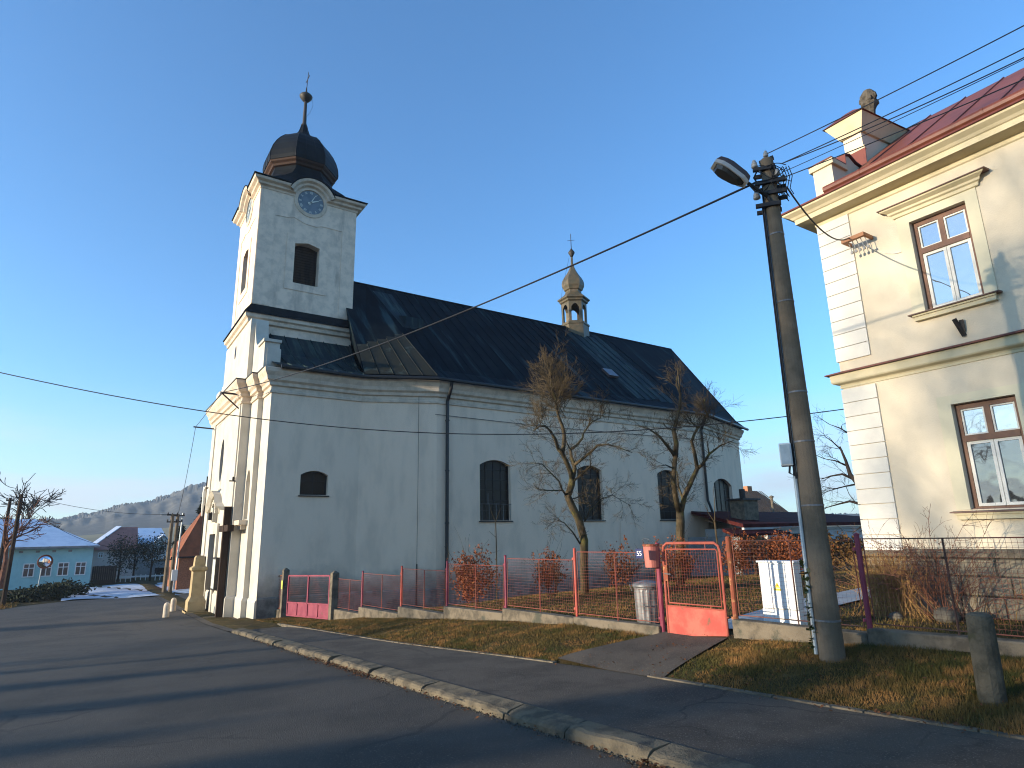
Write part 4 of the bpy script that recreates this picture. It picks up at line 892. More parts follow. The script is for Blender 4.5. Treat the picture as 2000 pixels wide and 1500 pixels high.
outl = [(-.05, .05), (.12, .10), (.60, .135), (.80, .13), (1.0, .085)]
top = MB(); bot = [lp(t, w, 0) for t, w in outl]+[lp(t, -w, 0) for t, w in outl[::-1]]; hi = [lp(t*.9+.04, w*.6, .10+.02*math.sin(t*3)) for t, w in outl]+[lp(t*.9+.04, -w*.6, .10+.02*math.sin(t*3)) for t, w in outl[::-1]]
top.hexa(bot, hi); lo_ = top.build('lamp_housing', M['lamp_grey'], PO)
rmb = MB(); dn = [p-upv*.06 for p in bot]; inn = [p.lerp(lp(.5, 0, -.06), .16)-upv*.0 for p in dn]; n = len(bot)
rmb.add(bot+dn+inn, [(i, (i+1) % n, n+(i+1) % n, n+i) for i in range(n)]+[(n+i, n+(i+1) % n, 2*n+(i+1) % n, 2*n+i) for i in range(n)]); rmb.build('lamp_rim', M['lamp_rim'], lo_)
cv = MB(); cv.hexa([p-upv*.05+ax*0 for p in [q.lerp(lp(.55, 0, -.06), .35) for q in dn]], [p+upv*.01 for p in inn]); cv.build('lamp_cover', M['lamp_glass'], lo_)
def ins(mb, p, s=1.0, up_=Vector((0, 0, 1))):
    mb.lathe([(.018*s, 0), (.045*s, .01*s), (.048*s, .035*s), (.03*s, .045*s), (.042*s, .055*s), (.04*s, .08*s), (.022*s, .09*s), (.03*s, .105*s), (.02*s, .125*s)], p, 9)
xa = MB()
for z, w0, w1 in ((6.83, -.20, .05), (6.60, -.20, .22), (6.24, -.22, .12), (6.42, -.1, .22)): xa.bar(pp3(w0, .11, z), pp3(w1, .11, z-.02), .05, .055); xa.bar(pp3(w0, -.11, z), pp3(w1, -.11, z-.02), .05, .05)
for z in (6.83, 6.60, 6.24): xa.lathe([(prad(z)+.004, -.03), (prad(z)+.014, -.03), (prad(z)+.014, .03), (prad(z)+.004, .03)], (PX, PY, z), 14)
xa.bar(pp3(-.1, 0, 6.98), pp3(.1, 0, 7.02), .06, .05); xa.build('crossarm', M['iron'], PO)
for a, b, z, s in ((-.17, .11, 6.86, 1.0), (-.19, .11, 6.35, 1.1), (.0, .05, 7.03, .8), (.12, .1, 6.66, .8), (-.17, -.1, 6.64, .9), (.20, .0, 6.6, .8)):
    im = MB(); ins(im, pp3(a, b, z), s); im.build('insulator', M['ceramic'], PO, smooth=True)
random.seed(5); jw = MB()
for k in range(24):                           # jumper loops around the head
    a0 = random.uniform(-.17, .1); z0 = random.uniform(6.45, 6.95); a1 = random.uniform(.05, .3); z1 = random.uniform(6.3, 6.8); sag = random.uniform(-.18, .12); b_ = random.uniform(-.12, .16)
    jw.tube([pp3(a0+(a1-a0)*t, b_, z0+(z1-z0)*t+sag*math.sin(math.pi*t)) for t in np.linspace(0, 1, 7)], .008, 4)
for k in range(5):
    a = .14+.035*k; jw.tube([pp3(a, .08, 6.78), pp3(a+.03, .1, 6.6), pp3(a-.02, .09, 6.42), pp3(a+.02, .06, 6.33)], .006, 4)
jw.tube([pp3(-.14, .12, 6.8), pp3(-.20, .12, 6.7), pp3(-.14, .12, 6.55)], .012, 5)
jw.build('jumper_wires', M['cable'], PO)
iv = MB(); random.seed(12)
for k in range(70):
    z = random.uniform(.2, 1.25); a = -prad(z)-random.uniform(.0, .09); p = pp3(a, random.uniform(-.1, .1), z); d = Vector((random.uniform(-1, 1), random.uniform(-1, 1), random.uniform(-.6, .6))).normalized()*.028; e = d.cross(Vector((random.random(), random.random(), 1))).normalized()*.022
    iv.quad(p-d-e, p+d-e, p+d+e, p-d+e)
iv.tube([pp3(-.2, .03, .15), pp3(-.22, .03, .6), pp3(-.19, .02, 1.1)], .006, 4)
solo(iv, 'ivy_plant', M['ivy'], 'small green ivy climbing the foot of the concrete pole', 'ivy', pp3(-.2, 0, .2))

# ------------------------------------------------------------------ overhead wires
def wire(pts, r, name, label, m='cable', n=5): 
    mb = MB(); mb.tube(pts, r, n); return solo(mb, name, M[m], label, 'cable', pts[0], 'overhead cables')
def sagged(a, b, sag, n=24): return [Vector(a).lerp(Vector(b), t)-Vector((0, 0, sag*4*t*(1-t))) for t in np.linspace(0, 1, n)]
pole_h = pp3(-.17, .12, 6.62)
wire(sagged(pole_h, BRK, .42, 30), .017, 'overhead_cable', 'thick black cable sloping from the concrete pole across the sky to the church corner')
wire(sagged(BRK, BRK2, .05, 6)+sagged(BRK2, at_D(348, 1003, 40.4), .5, 12)[1:], .013, 'overhead_cable', 'thin cable dropping from the church front down to the wooden street poles', 'aluwire')
def through(pix, D): # smooth curve through measured points on one standing plane
    xs_ = [p[0] for p in pix]; ys_ = [p[1] for p in pix]; c = np.polyfit(np.array(xs_)/1000., ys_, 4)
    return [at_D(x, float(np.polyval(c, x/1000.)), D(x) if callable(D) else D) for x in np.linspace(min(xs_)-60, max(xs_)+60, 40)]
wire(through([(0, 728), (200, 768), (390, 803), (540, 822), (690, 837), (860, 846), (1000, 848), (1210, 843), (1450, 823), (1657, 798)], 19.5), .016, 'overhead_cable', 'long sagging black cable crossing in front of the church wall')
for (p0, p1, r, x0, x1, lab) in (((1494, 298), (2000, 42), .0075, 7.78, 7.9, 'topmost bare wire running right from the pole head over the roof figure'),
                          ((1532, 326), (2000, 87), .0075, 7.95, 8.05, 'upper wire of the close pair running right from the pole head'),
                          ((1532, 326), (2000, 95), .0075, 7.95, 7.95, 'lower wire of the close pair running right from the pole head'),
                          ((1534, 345), (2000, 108), .005, 8.0, 8.0, 'thinnest pale wire running right just under the close pair'),
                          ((1537, 357), (2000, 147), .0075, 8.0, 8.0, 'lowest wire running right from the pole along the red roof edge')):
    a = pp3(.0 if p0[0] < 1500 else .2, .02, at_D(*p0, (pp3(.1, 0, 7)-EYEP).dot(FX)).z); b = at_x(*p1, x1); b2 = a+(b-a)*1.6
    wire(sagged(a, b2, .05 if x1 != 7.95 else .11, 26), r, 'overhead_wire', lab, 'aluwire')
wire(sagged(pp3(.22, .05, 6.47), hp(.80, 7.56, .38), .32, 16), .013, 'service_cable', 'slack service cable from the pole head to the bracket on the yellow house')

# ------------------------------------------------------------------ fences, gates
def fpt(y): return Vector((xf(y), y, zf(y)))
FD = Vector((-.088, 1, 0)).normalized()
posts = [3.0-2.0, 2.95, 4.56, 6.55, 7.86, 9.95, 12.17, 14.54, 16.85, 19.28, 21.2]
def mesh_panel(mb, a, b, za, zb, ta, tb, sp=.052, r=.0026):     # wire grid between two posts: bottom heights za,zb top ta,tb
    a = Vector(a); b = Vector(b); L = (b-a).length; n = int(L/sp)
    for i in range(n+1):
        t = i/n; p = a.lerp(b, t); mb.tube([(p.x, p.y, za+(zb-za)*t), (p.x, p.y, ta+(tb-ta)*t)], r, 3, cap=False)
    k = int((ta-za)/sp)
    for i in range(k+1):
        t = i/k; mb.tube([(a.x, a.y, za+(ta-za)*t), (b.x, b.y, zb+(tb-zb)*t)], r, 3, cap=False)
def fence(name, label, ys_, wm_, pm_, hts, plz, frame=None, midpost=True, group=None, wr=.0013):
    y0 = ys_[0]; root = thing(name, label, 'fence', (xf(y0), y0, zf(y0)), group)
    for i, y in enumerate(ys_):
        p = fpt(y); m = MB(); h = hts[i]; rr = .042 if abs(y-7.9) < .01 or abs(y-6.5) < .01 else (.034 if abs(y-4.56) < .01 else .028); m.tube([(p.x, p.y, p.z-.1), (p.x, p.y, p.z+h)], rr, 10); m.lathe([(rr+.002, 0), (rr+.003, .015), (.01, .03)], (p.x, p.y, p.z+h), 9)
        for z in (.28, h-.18): m.obox((p.x-.01, p.y+.045, p.z+z), (.012, 0, 0), (0, .02, 0), (0, 0, .02))
        m.build('post', pm_[i % len(pm_)], root)
    for i, (a, b) in enumerate(zip(ys_, ys_[1:])):
        pa, pb = fpt(a+.07), fpt(b-.07); zb_ = max(pa.z, pb.z)+.24 if plz else .2
        base = min(max(pa.z, pb.z), 9); zl = base+.20; zt = min(zf(a)+hts[i], zf(b)+hts[i+1])-.05
        m = MB(); mesh_panel(m, pa, pb, zl, zl, zt, zt, .055, wr*(.55 if a == 4.56 else 1)); m.build('mesh_panel', wm_[i % len(wm_)], root)
        f = MB(); q = [(pa.x, pa.y, zl), (pb.x, pb.y, zl), (pb.x, pb.y, zt), (pa.x, pa.y, zt)]
        for j in range(4): f.tube([q[j], q[(j+1) % 4]], .008, 5)
        if midpost: pm2 = fpt((a+b)/2); f.tube([(pm2.x+.03, pm2.y, zl-.1), (pm2.x+.03, pm2.y, zt)], .012, 6)
        f.build('panel_frame', wm_[i % len(wm_)] if frame is None else frame, root)
        k = MB(); d = Vector((.11, .0097, 0)); e = FD*.03; random.seed(i); za = random.uniform(-.02, .02); top_ = base+.14
        pa, pb = fpt(a), fpt(b)
        k.hexa([pa-d+Vector((0, 0, -.35)), pb-d+Vector((0, 0, -.35)), pb+d+Vector((0, 0, -.35)), pa+d+Vector((0, 0, -.35))],
               [Vector(((pa-d).x, pa.y, top_+za)), Vector(((pb-d).x, pb.y, top_)), Vector(((pb+d).x, pb.y, top_)), Vector(((pa+d).x, pa.y, top_+za))])
        k.build('concrete_footing', M['concrete'], root, bevel=.02)
    return root
churchfence = fence('churchyard_fence', 'pinkish red wire mesh fence with round posts on stepped concrete footings by the churchyard', [7.9, 9.95, 12.17, 14.54, 16.85, 19.28, 21.2], [M['wire_red']], [M['magenta'], M['red'], M['magenta'], M['magenta'], M['red']], [1.5, 1.40, 1.36, 1.36, 1.36, 1.36, 1.36], True)
gardenfence = fence('garden_fence', 'dark weathered wire mesh fence with a crimson post before the yellow house', [-2.4, .5, 2.6, 4.56, 6.50], [M['wire_dark']], [M['magenta'], M['magenta'], M['magenta'], M['magenta'], M['rust']], [1.36, 1.36, 1.36, 1.36, 1.48], True, wr=.002)
for o in (churchfence,):
    pass
gy0, gy1 = 6.62, 7.78                                          # the little gate
GT = thing('garden_gate', 'small red gate with round-cornered tube frame, wire mesh and sheet metal foot', 'gate', (xf(7.7), 7.7, zf(7.7)))
def gpn(t, z, o=0): y = gy1+(gy0-gy1)*t; return Vector((xf(y)-.03-o, y, z))
gz0 = -.02; gzt = 1.47
fr = MB()
cr_ = .12/1.16
ol = [gpn(.02, gz0), gpn(.02, gzt-.13), gpn(.04, gzt-.05), gpn(.10, gzt), gpn(.90, gzt), gpn(.96, gzt-.05), gpn(.98, gzt-.13), gpn(.98, gz0)]
fr.tube(ol, .023, 8); fr.tube([gpn(.02, .45), gpn(.98, .45)], .014, 6); fr.tube([gpn(.02, gz0), gpn(.98, gz0)], .014, 6)
il = [gpn(.07, .50), gpn(.07, gzt-.13), gpn(.09, gzt-.10), gpn(.91, gzt-.10), gpn(.93, gzt-.13), gpn(.93, .50), gpn(.07, .50)]; fr.tube(il, .012, 6)
for t in (.25, .75): fr.tube([gpn(t, gzt-.1), gpn(t, gzt)], .006, 4); fr.tube([gpn(t, .45), gpn(t, .5)], .006, 4)
go = fr.build('gate_frame', M['gatered'], GT)
ms = MB(); mesh_panel(ms, gpn(.07, 0), gpn(.93, 0), .5, .5, gzt-.1, gzt-.1, .05, .0022); ms.build('gate_mesh', M['wire_red'], GT)
sh = MB(); sh.hexa([gpn(.03, gz0+.01, -.004), gpn(.97, gz0+.01, -.004), gpn(.97, gz0+.01, .008), gpn(.03, gz0+.01, .008)], [gpn(.03, .44, -.004), gpn(.97, .44, -.004), gpn(.97, .44, .008), gpn(.03, .44, .008)]); sh.build('gate_sheet', M['red'], GT)
lk = MB(); lk.obox(gpn(.06, .98, .01), (.02, 0, 0), (0, .045, 0), (0, 0, .13)); lo2 = lk.build('lock_case', M['rust'], GT)
hn = MB(); hn.tube([gpn(.06, .97, .05), gpn(.12, .965, .06), gpn(.17, .965, .06)], .009, 5); hn.build('gate_handle', M['zinc'], lo2)
hg = MB()
for z in (.35, 1.25): hg.tube([gpn(.985, z), gpn(1.02, z)], .013, 6)
hg.build('hinge', M['rust'], GT)
# house number, hanging bucket, bin, cabinet
nb = MB(); c = at_D(1249, 1081, 10.55); e = FD
def nfn(x, y, o): v = c+FD*(-x)+Vector((0, 0, y))+Vector((-1, -.088, 0)).normalized()*(o+.0); return v
nb.hexa([nfn(-.078, -.08, 0), nfn(.078, -.08, 0), nfn(.078, -.08, .008), nfn(-.078, -.08, .008)], [nfn(-.078, .08, 0), nfn(.078, .08, 0), nfn(.078, .08, .008), nfn(-.078, .08, .008)])
no = solo(nb, 'house_number_plate', M['signblue'], 'dark blue enamel plate with white number 55 hung on the fence mesh', 'number plate', c)
tb_ = MB(); text_mb(tb_, '55', .115, lambda x, y, o: nfn(x, y-.004, .0105)); tb_.build('number', M['white'], no)
c = at_D(1274, 1108, 10.75); bkm = MB()
n = 18; vs = []
for r, z in ((.112, .0), (.13, .36)):
    for j in range(n): q = r*(1+.03*(j % 2)); vs.append((c.x+q*math.cos(2*math.pi*j/n), c.y+q*math.sin(2*math.pi*j/n), c.z+z))
bkm.add(vs, [(j, (j+1) % n, n+(j+1) % n, n+j) for j in range(n)]+[tuple(range(n))])
bk_ = solo(bkm, 'plastic_bucket', M['terracotta'], 'pinkish red ribbed plastic bucket hanging behind the fence beside the gate', 'bucket', c)
rb = MB(); rb.lathe([(.13, .35), (.145, .36), (.145, .385), (.125, .39)], c, 18); rb.build('rim', M['rust'], bk_)
bh = MB(); bh.tube([c+Vector((-.0, .15, .36)), c+Vector((-.12, .08, .47)), c+Vector((-.16, 0, .49)), c+Vector((-.12, -.08, .47)), c+Vector((0, -.15, .36))], .006, 4); bh.build('handle', M['zinc'], bk_)
bp = at_D(1268, 1216, 11.05); bz = bp.z-.06; BI = thing('metal_dustbin', 'ribbed galvanised dustbin with domed lid behind the red fence', 'dustbin', (bp.x, bp.y, bz))
n = 48; vs = []
for r, z in ((.185, 0), (.19, .02), (.205, .12), (.225, .60), (.23, .66)):
    for j in range(n): q = r+(.010 if (j//2) % 2 and .05 < z < .64 else 0); vs.append((bp.x+q*math.cos(2*math.pi*j/n), bp.y+q*math.sin(2*math.pi*j/n), bz+z))
b_ = MB(); b_.add(vs, [(i*n+j, i*n+(j+1) % n, (i+1)*n+(j+1) % n, (i+1)*n+j) for i in range(4) for j in range(n)]); b_.lathe([(.236, .64), (.242, .65), (.242, .67), (.236, .68)], (bp.x, bp.y, bz), 24); b_.build('bin_body', M['zinc'], BI)
b_ = MB(); b_.lathe([(.255, .665), (.262, .69), (.255, .72), (.21, .75), (.1, .775), (.02, .78)], (bp.x, bp.y, bz), 28); b_.build('bin_lid', M['zinc'], BI, smooth=True)
for sgn in (-1, 1):
    h_ = MB(); d = RX*sgn; h_.tube([Vector((bp.x, bp.y, bz+.70))+d*.24, Vector((bp.x, bp.y, bz+.70))+d*.31+UX*.01, Vector((bp.x, bp.y, bz+.6))+d*.27], .012, 5); h_.build('handle', M['zinc'], BI)
h_ = MB(); fcam = (EYEP-Vector((bp.x, bp.y, EYE))).normalized(); q = Vector((bp.x, bp.y, bz+.36))+fcam*.22; h_.tube([q-RX*.07, q-RX*.05+fcam*.04, q+RX*.05+fcam*.04, q+RX*.07], .010, 5); h_.build('handle', M['zinc'], BI)
# electricity cabinet just behind the mesh
cp_ = at_D(1528, 1222, 9.95); cz = cp_.z-.02
CA = thing('electricity_cabinet', 'white plastic electricity cabinet with yellow warning triangle behind the mesh fence', 'cabinet', (cp_.x, cp_.y, cz))
cu_, cn = Vector((.10, -1, 0)).normalized(), Vector((-1, -.10, 0)).normalized()
def cf(u, o, z): v = Vector((cp_.x, cp_.y, cz))+cu_*u+cn*o; return (v.x, v.y, v.z+z)
def cbox(mb, u0, u1, o0, o1, z0, z1): mb.hexa([cf(u0, o0, z0), cf(u1, o0, z0), cf(u1, o1, z0), cf(u0, o1, z0)], [cf(u0, o0, z1), cf(u1, o0, z1), cf(u1, o1, z1), cf(u0, o1, z1)])
m = MB(); cbox(m, -.30, .30, -.22, 0, .27, .99); m.build('cabinet_body', M['cabinet'], CA, bevel=.01)
m = MB(); cbox(m, -.31, .31, -.23, .004, 0, .265); m.build('cabinet_base', M['cabinet'], CA, bevel=.008)
m = MB(); cbox(m, -.285, .285, .001, .014, .285, .975); do_ = m.build('cabinet_door', M['cabinet'], CA, bevel=.006)
m = MB(); cbox(m, -.325, .325, -.24, .025, .99, 1.02); m.build('cabinet_top', M['cabinet'], CA, bevel=.006)
m = MB(); m.add([cf(-.045, .017, .60), cf(.045, .017, .60), cf(0, .017, .685)], [(0, 1, 2)]); m.add([cf(-.06, .016, .555), cf(.06, .016, .555), cf(.06, .016, .59), cf(-.06, .016, .59)], [(0, 1, 2, 3)]); w_ = m.build('warning_sign', M['yellow'], do_) if False else m.build('warning_sign', M['yellow'], CA)
m = MB(); m.add([cf(.004, .019, .67), cf(-.012, .019, .638), cf(-.002, .019, .64), cf(-.006, .019, .61), cf(.012, .019, .645), cf(.002, .019, .643)], [(0, 1, 2, 5), (2, 3, 4, 5)]); m.build('lightning_bolt', M['black'], w_)
# concrete stub post on the right
b0 = at_z(1938, 1362, .12); bm = MB(); bm.lathe([(.112, -.1), (.112, .3), (.108, .68), (.10, .72), (.07, .735)], b0, 14)
solo(bm, 'concrete_bollard', M['mossyshade'], 'short leaning round concrete post standing alone on the right lawn', 'bollard', b0).rotation_euler = (rad(2), rad(-2), 0)
# church-side double gate and its pillars
pilA = at_D(650, 1213, 20.3); pilB = at_D(553, 1204, 22.6); pilC = at_D(521, 1206, 23.6)
for i, (p, h, w, lab) in enumerate(((pilA, 1.5, .13, 'dark concrete gatepost at the right end of the crimson double gate'), (pilB, 1.62, .12, 'concrete gatepost between the crimson double gate and the narrow wicket panel'), (pilC, 1.55, .12, 'pale concrete gatepost touching the church corner'))):
    m = MB(); m.hexa([(p.x-w, p.y-w, p.z-.3), (p.x+w, p.y-w, p.z-.3), (p.x+w, p.y+w, p.z-.3), (p.x-w, p.y+w, p.z-.3)], [(p.x-w*.9, p.y-w*.9, p.z+h), (p.x+w*.9, p.y-w*.9, p.z+h), (p.x+w*.9, p.y+w*.9, p.z+h), (p.x-w*.9, p.y+w*.9, p.z+h)])
    m.hexa([(p.x-w*.95, p.y-w*.95, p.z+h), (p.x+w*.95, p.y-w*.95, p.z+h), (p.x+w*.95, p.y+w*.95, p.z+h), (p.x-w*.95, p.y+w*.95, p.z+h)], [(p.x-.02, p.y-.02, p.z+h+.08), (p.x+.02, p.y-.02, p.z+h+.08), (p.x+.02, p.y+.02, p.z+h+.08), (p.x-.02, p.y+.02, p.z+h+.08)])
    solo(m, 'gatepost', M['concrete'], lab, 'gatepost', p, 'concrete gateposts by the church', bevel=.015)
DG = thing('double_gate', 'crimson double gate with sheet metal foot panels by the church corner', 'gate', (pilA+pilB)/2)
def dgp(t, z, o=0): v = pilA.lerp(pilB, t); n = Vector((-(pilB-pilA).y, (pilB-pilA).x, 0)).normalized(); return Vector((v.x, v.y, v.z+z))+n*o
for t0, t1 in ((.085, .497), (.503, .92)):
    m = MB()
    for a, b in (((t0, .06), (t0, 1.42)), ((t1, .06), (t1, 1.42)), ((t0, 1.42), (t1, 1.42)), ((t0, .5), (t1, .5)), ((t0, .06), (t1, .06)), (((t0+t1)/2, .06), ((t0+t1)/2, .5))): m.bar(dgp(*a), dgp(*b), .05, .05, up=dgp(0, 0, 1)-dgp(0, 0, 0))
    lf = m.build('gate_leaf', M['magenta'], DG)
    m = MB(); m.add([dgp(t0, .07), dgp(t1, .07), dgp(t1, .49), dgp(t0, .49)], [(0, 1, 2, 3)]); m.build('foot_panel', M['magenta'], lf)
    m = MB(); mesh_panel(m, dgp(t0, 0), dgp(t1, 0), dgp(t0, .5).z, dgp(t1, .5).z, dgp(t0, 1.42).z, dgp(t1, 1.42).z, .06, .002); m.build('gate_mesh', M['wire_dark'], lf)
WP = thing('wicket_panel', 'narrow red mesh panel between two concrete gateposts at the church corner', 'fence panel', (pilB+pilC)/2)
m = MB(); a, b = pilB.lerp(pilC, .16), pilB.lerp(pilC, .84)
for p, q in (((a, .3), (a, 1.45)), ((b, .3), (b, 1.45)), ((a, 1.45), (b, 1.45)), ((a, .3), (b, .3))): m.tube([p[0]+Vector((0, 0, p[1])), q[0]+Vector((0, 0, q[1]))], .02, 6)
m.build('panel_frame', M['rust'], WP); m = MB(); mesh_panel(m, a, b, a.z+.3, b.z+.3, a.z+1.45, b.z+1.45, .06, .0025); m.build('mesh_panel', M['wire_red'], WP)
m = MB(); m.bar(a+Vector((0, 0, .1)), b+Vector((0, 0, .1)), .15, .3); m.build('concrete_footing', M['concrete'], WP)
c = pilB+Vector((-.125, -.06, 1.1)); m = MB(); m.box((c.x-.008, c.y-.09, c.z-.14), (c.x, c.y+.09, c.z+.16)); m.box((c.x, c.y-.06, c.z+.02), (c.x+.01, c.y+.06, c.z+.14))
solo(m, 'notice_sticker', M['sticker'], 'small yellow-green notice stuck on a concrete gatepost', 'notice', c)
tb_ = None

# ------------------------------------------------------------------ vegetation helpers
RNG = random.Random(21)
def rdir(d, spread, rng): 
    v = Vector((rng.gauss(0, 1), rng.gauss(0, 1), rng.gauss(0, 1))); v = v-d*v.dot(d)
    if v.length < 1e-6: v = Vector((1, 0, 0))
    return (d+v.normalized()*spread*rng.uniform(.5, 1.2)).normalized()
def sprout(mb, p, d, L, r, lev, rng, grav=.0, segs=4, kids=4, spread=.8, minr=.004):
    pts = [p.copy()]; q = p.copy(); dd = d.copy(); rs = [r]
    for i in range(segs):
        dd = rdir(dd, .32, rng); dd.z += grav; dd.normalize(); q = q+dd*(L/segs); pts.append(q.copy()); rs.append(max(minr, r*(1-.75*(i+1)/segs)))
    mb.tube(pts, rs, 5 if r > .03 else (4 if r > .012 else 3), cap=False)
    if lev <= 0: return
    for k in range(kids):
        t = rng.uniform(.25, 1.0); i = min(segs-1, int(t*segs)); a = pts[i].lerp(pts[i+1], t*segs-i); ax = (pts[i+1]-pts[i]).normalized()
        sprout(mb, a, rdir(ax, spread, rng), L*rng.uniform(.42, .72), max(minr, rs[i]*.58), lev-1, rng, grav, segs, kids, spread, minr)
def limbs_from(mb, tw, lines, D, rng, twig=(.55, 2, 5, .012), dens=7.0, spread=.85, grav=0.02):
    for pix, r0, r1 in lines:
        n = len(pix); off = 0; pts = []
        for i, p in enumerate(pix):
            dz = p[2] if len(p) > 2 else 0; pts.append(at_D(p[0], p[1], D+dz))
        mb.tube(pts, [r0+(r1-r0)*i/(n-1) for i in range(n)], 9 if r0 > .06 else 6)
        if r0 > .14: continue
        for a, b in zip(pts, pts[1:]):
            for k in range(max(1, int((b-a).length*dens))):
                ax = (b-a).normalized(); sprout(tw, a.lerp(b, rng.random()), rdir(ax, spread, rng), twig[0]*rng.uniform(.5, 1.3), twig[3], twig[1], rng, grav, 3, twig[2], .9, .0035)
def leafcloud(mb, c, r, n, s, rng, shape=None, flat=0.0):   # n leaf-sized faces in clumps through an ellipsoid
    c = Vector(c); cl = []
    for k in range(max(4, n//60)):
        while True:
            v = Vector((rng.uniform(-1, 1), rng.uniform(-1, 1), rng.uniform(-1, 1)))
            if v.length < 1 and (v.length > .35 or rng.random() < .4): break
        cl.append(Vector((v.x*r[0], v.y*r[1], v.z*r[2])))
    for i in range(n):
        q = rng.choice(cl); g = .24
        p = c+q+Vector((rng.gauss(0, g*r[0]), rng.gauss(0, g*r[1]), rng.gauss(0, g*r[2])))
        d = Vector((rng.gauss(0, 1), rng.gauss(0, 1), rng.gauss(0, 1))).normalized(); e = d.cross(Vector((rng.gauss(0, 1), rng.gauss(0, 1), rng.gauss(0, 1)))).normalized()
        a = s*rng.uniform(.6, 1.3); mb.quad(p-d*a, p-e*a*.5, p+d*a, p+e*a*.5)

# ------------------------------------------------------------------ trees and bushes in the churchyard
def traced_tree(name, label, base, D, lines, seed, brooms=(), **kw):
    t = thing(name, label, 'tree', base, None); rng = random.Random(seed)
    tr, tw = MB(), MB(); limbs_from(tr, tw, lines, D, rng, **kw)
    for px, py, dz, n, L, sp in brooms:
        p = at_D(px, py, D+dz)
        for k in range(n): sprout(tw, p+Vector((rng.gauss(0, .08), rng.gauss(0, .08), rng.gauss(0, .12))), rdir(Vector((0, 0, 1)), sp*rng.random(), rng), L*rng.uniform(.5, 1.1), .012, 2, rng, .04, 3, 5, .7, .0035)
    tr.build('trunk', M['bark'], t, smooth=True); tw.build('twigs', M['twig'], t)
    return t
T1 = [([(1143, 1166), (1141, 1110), (1141, 1055), (1131, 1016), (1118, 990), (1109, 969), (1116, 947), (1118, 936)], .145, .112),
      ([(1118, 938), (1114, 921), (1106, 902, -.2), (1099, 887, -.3), (1090, 876, -.4)], .09, .065), ([(1118, 940), (1123, 915, .3), (1116, 893, .5), (1114, 878, .6)], .08, .05),
      ([(1090, 876, -.4), (1084, 857, -.5), (1075, 842, -.7), (1065, 832, -.8), (1054, 832, -.9), (1041, 842, -1)], .06, .02), ([(1098, 885, -.3), (1101, 870, -.2), (1102, 851, 0), (1099, 834, .1), (1092, 816, .1), (1087, 799, 0), (1086, 780, 0), (1078, 762, 0), (1075, 735, .1), (1075, 703, .1)], .075, .015),
      ([(1114, 878, .6), (1126, 870, .7), (1137, 857, .9), (1140, 846, 1), (1148, 834, 1.1), (1156, 824, 1.2), (1173, 816, 1.3)], .05, .015), ([(1114, 878, .6), (1106, 863, .5), (1104, 850, .4)], .03, .012),
      ([(1122, 908, .3), (1139, 895, 0), (1154, 883, -.3), (1167, 870, -.5), (1185, 868, -.6), (1203, 872, -.7), (1235, 884, -.8)], .055, .012), ([(1119, 941), (1139, 923, -.4), (1153, 910, -.6), (1152, 889, -.8)], .035, .015),
      ([(1106, 968), (1097, 955, -.4), (1092, 940, -.5), (1075, 923, -.7), (1058, 906, -.9), (1036, 904, -1.1)], .04, .010), ([(1098, 958, -.4), (1075, 958, -.7), (1052, 957, -.9), (1041, 944, -1)], .025, .01),
      ([(1133, 1062), (1119, 1040, -.3), (1102, 1021, -.5), (1080, 1013, -.7)], .035, .01), ([(1142, 1018), (1151, 999, .3), (1174, 975, .5), (1196, 967, .7), (1232, 988, .9)], .03, .008), ([(1116, 975), (1140, 968, .3), (1165, 962, .5)], .02, .008)]
traced_tree('pruned_tree', 'crooked bare tree with a broom of twigs on top, nearer one before the church wall', at_D(1143, 1162, 20.9), 20.9, T1, 4, brooms=((1086, 785, 0, 22, 1.05, 3.2), (1080, 765, 0, 20, .95, 3.0), (1076, 742, 0, 14, .75, 2.2), (1075, 722, .1, 8, .5, 1.2), (1180, 810, 1.2, 10, .6, 1.6), (1060, 820, -.8, 12, .6, 2), (1100, 806, .1, 14, .9, 3), (1050, 835, -.9, 8, .5, 2.5), (1145, 835, 1, 8, .6, 2)), dens=6.5, twig=(.66, 2, 5, .010))
T2 = [([(1328, 1142), (1328, 1055), (1329, 1018), (1328, 1000)], .165, .15), ([(1327, 1002), (1319, 968, -.1), (1315, 936, -.2), (1319, 893, -.2)], .105, .085), ([(1319, 893, -.2), (1321, 867, -.2), (1316, 842, -.1), (1321, 822, 0), (1328, 794, .1), (1329, 770, .1), (1321, 752, .1), (1325, 718, .2)], .10, .022), ([(1329, 768, .1), (1326, 750, 0), (1325, 735, 0)], .03, .015),
      ([(1318, 890, -.2), (1304, 872, -.5), (1288, 852, -.8), (1268, 838, -1), (1248, 832, -1.2)], .07, .014), ([(1315, 915, -.2), (1300, 908, -.6), (1280, 912, -.9)], .03, .01),
      ([(1330, 1000), (1337, 969, .2), (1352, 936, .4), (1362, 915, .5)], .105, .08), ([(1334, 975, .2), (1325, 950, .5), (1322, 920, .7)], .05, .02),
      ([(1362, 915, .5), (1357, 887, .6), (1351, 862, .7), (1356, 848, .7), (1363, 836, .8), (1382, 814, .9), (1375, 790, .9), (1378, 776, 1)], .075, .018), ([(1363, 836, .8), (1352, 826, .7), (1346, 820, .7)], .035, .02),
      ([(1362, 915, .5), (1372, 907, .3), (1385, 887, .2), (1407, 870, 0), (1433, 860, -.2)], .075, .012), ([(1385, 887, .2), (1382, 870, .2), (1380, 852, .2)], .03, .01)]
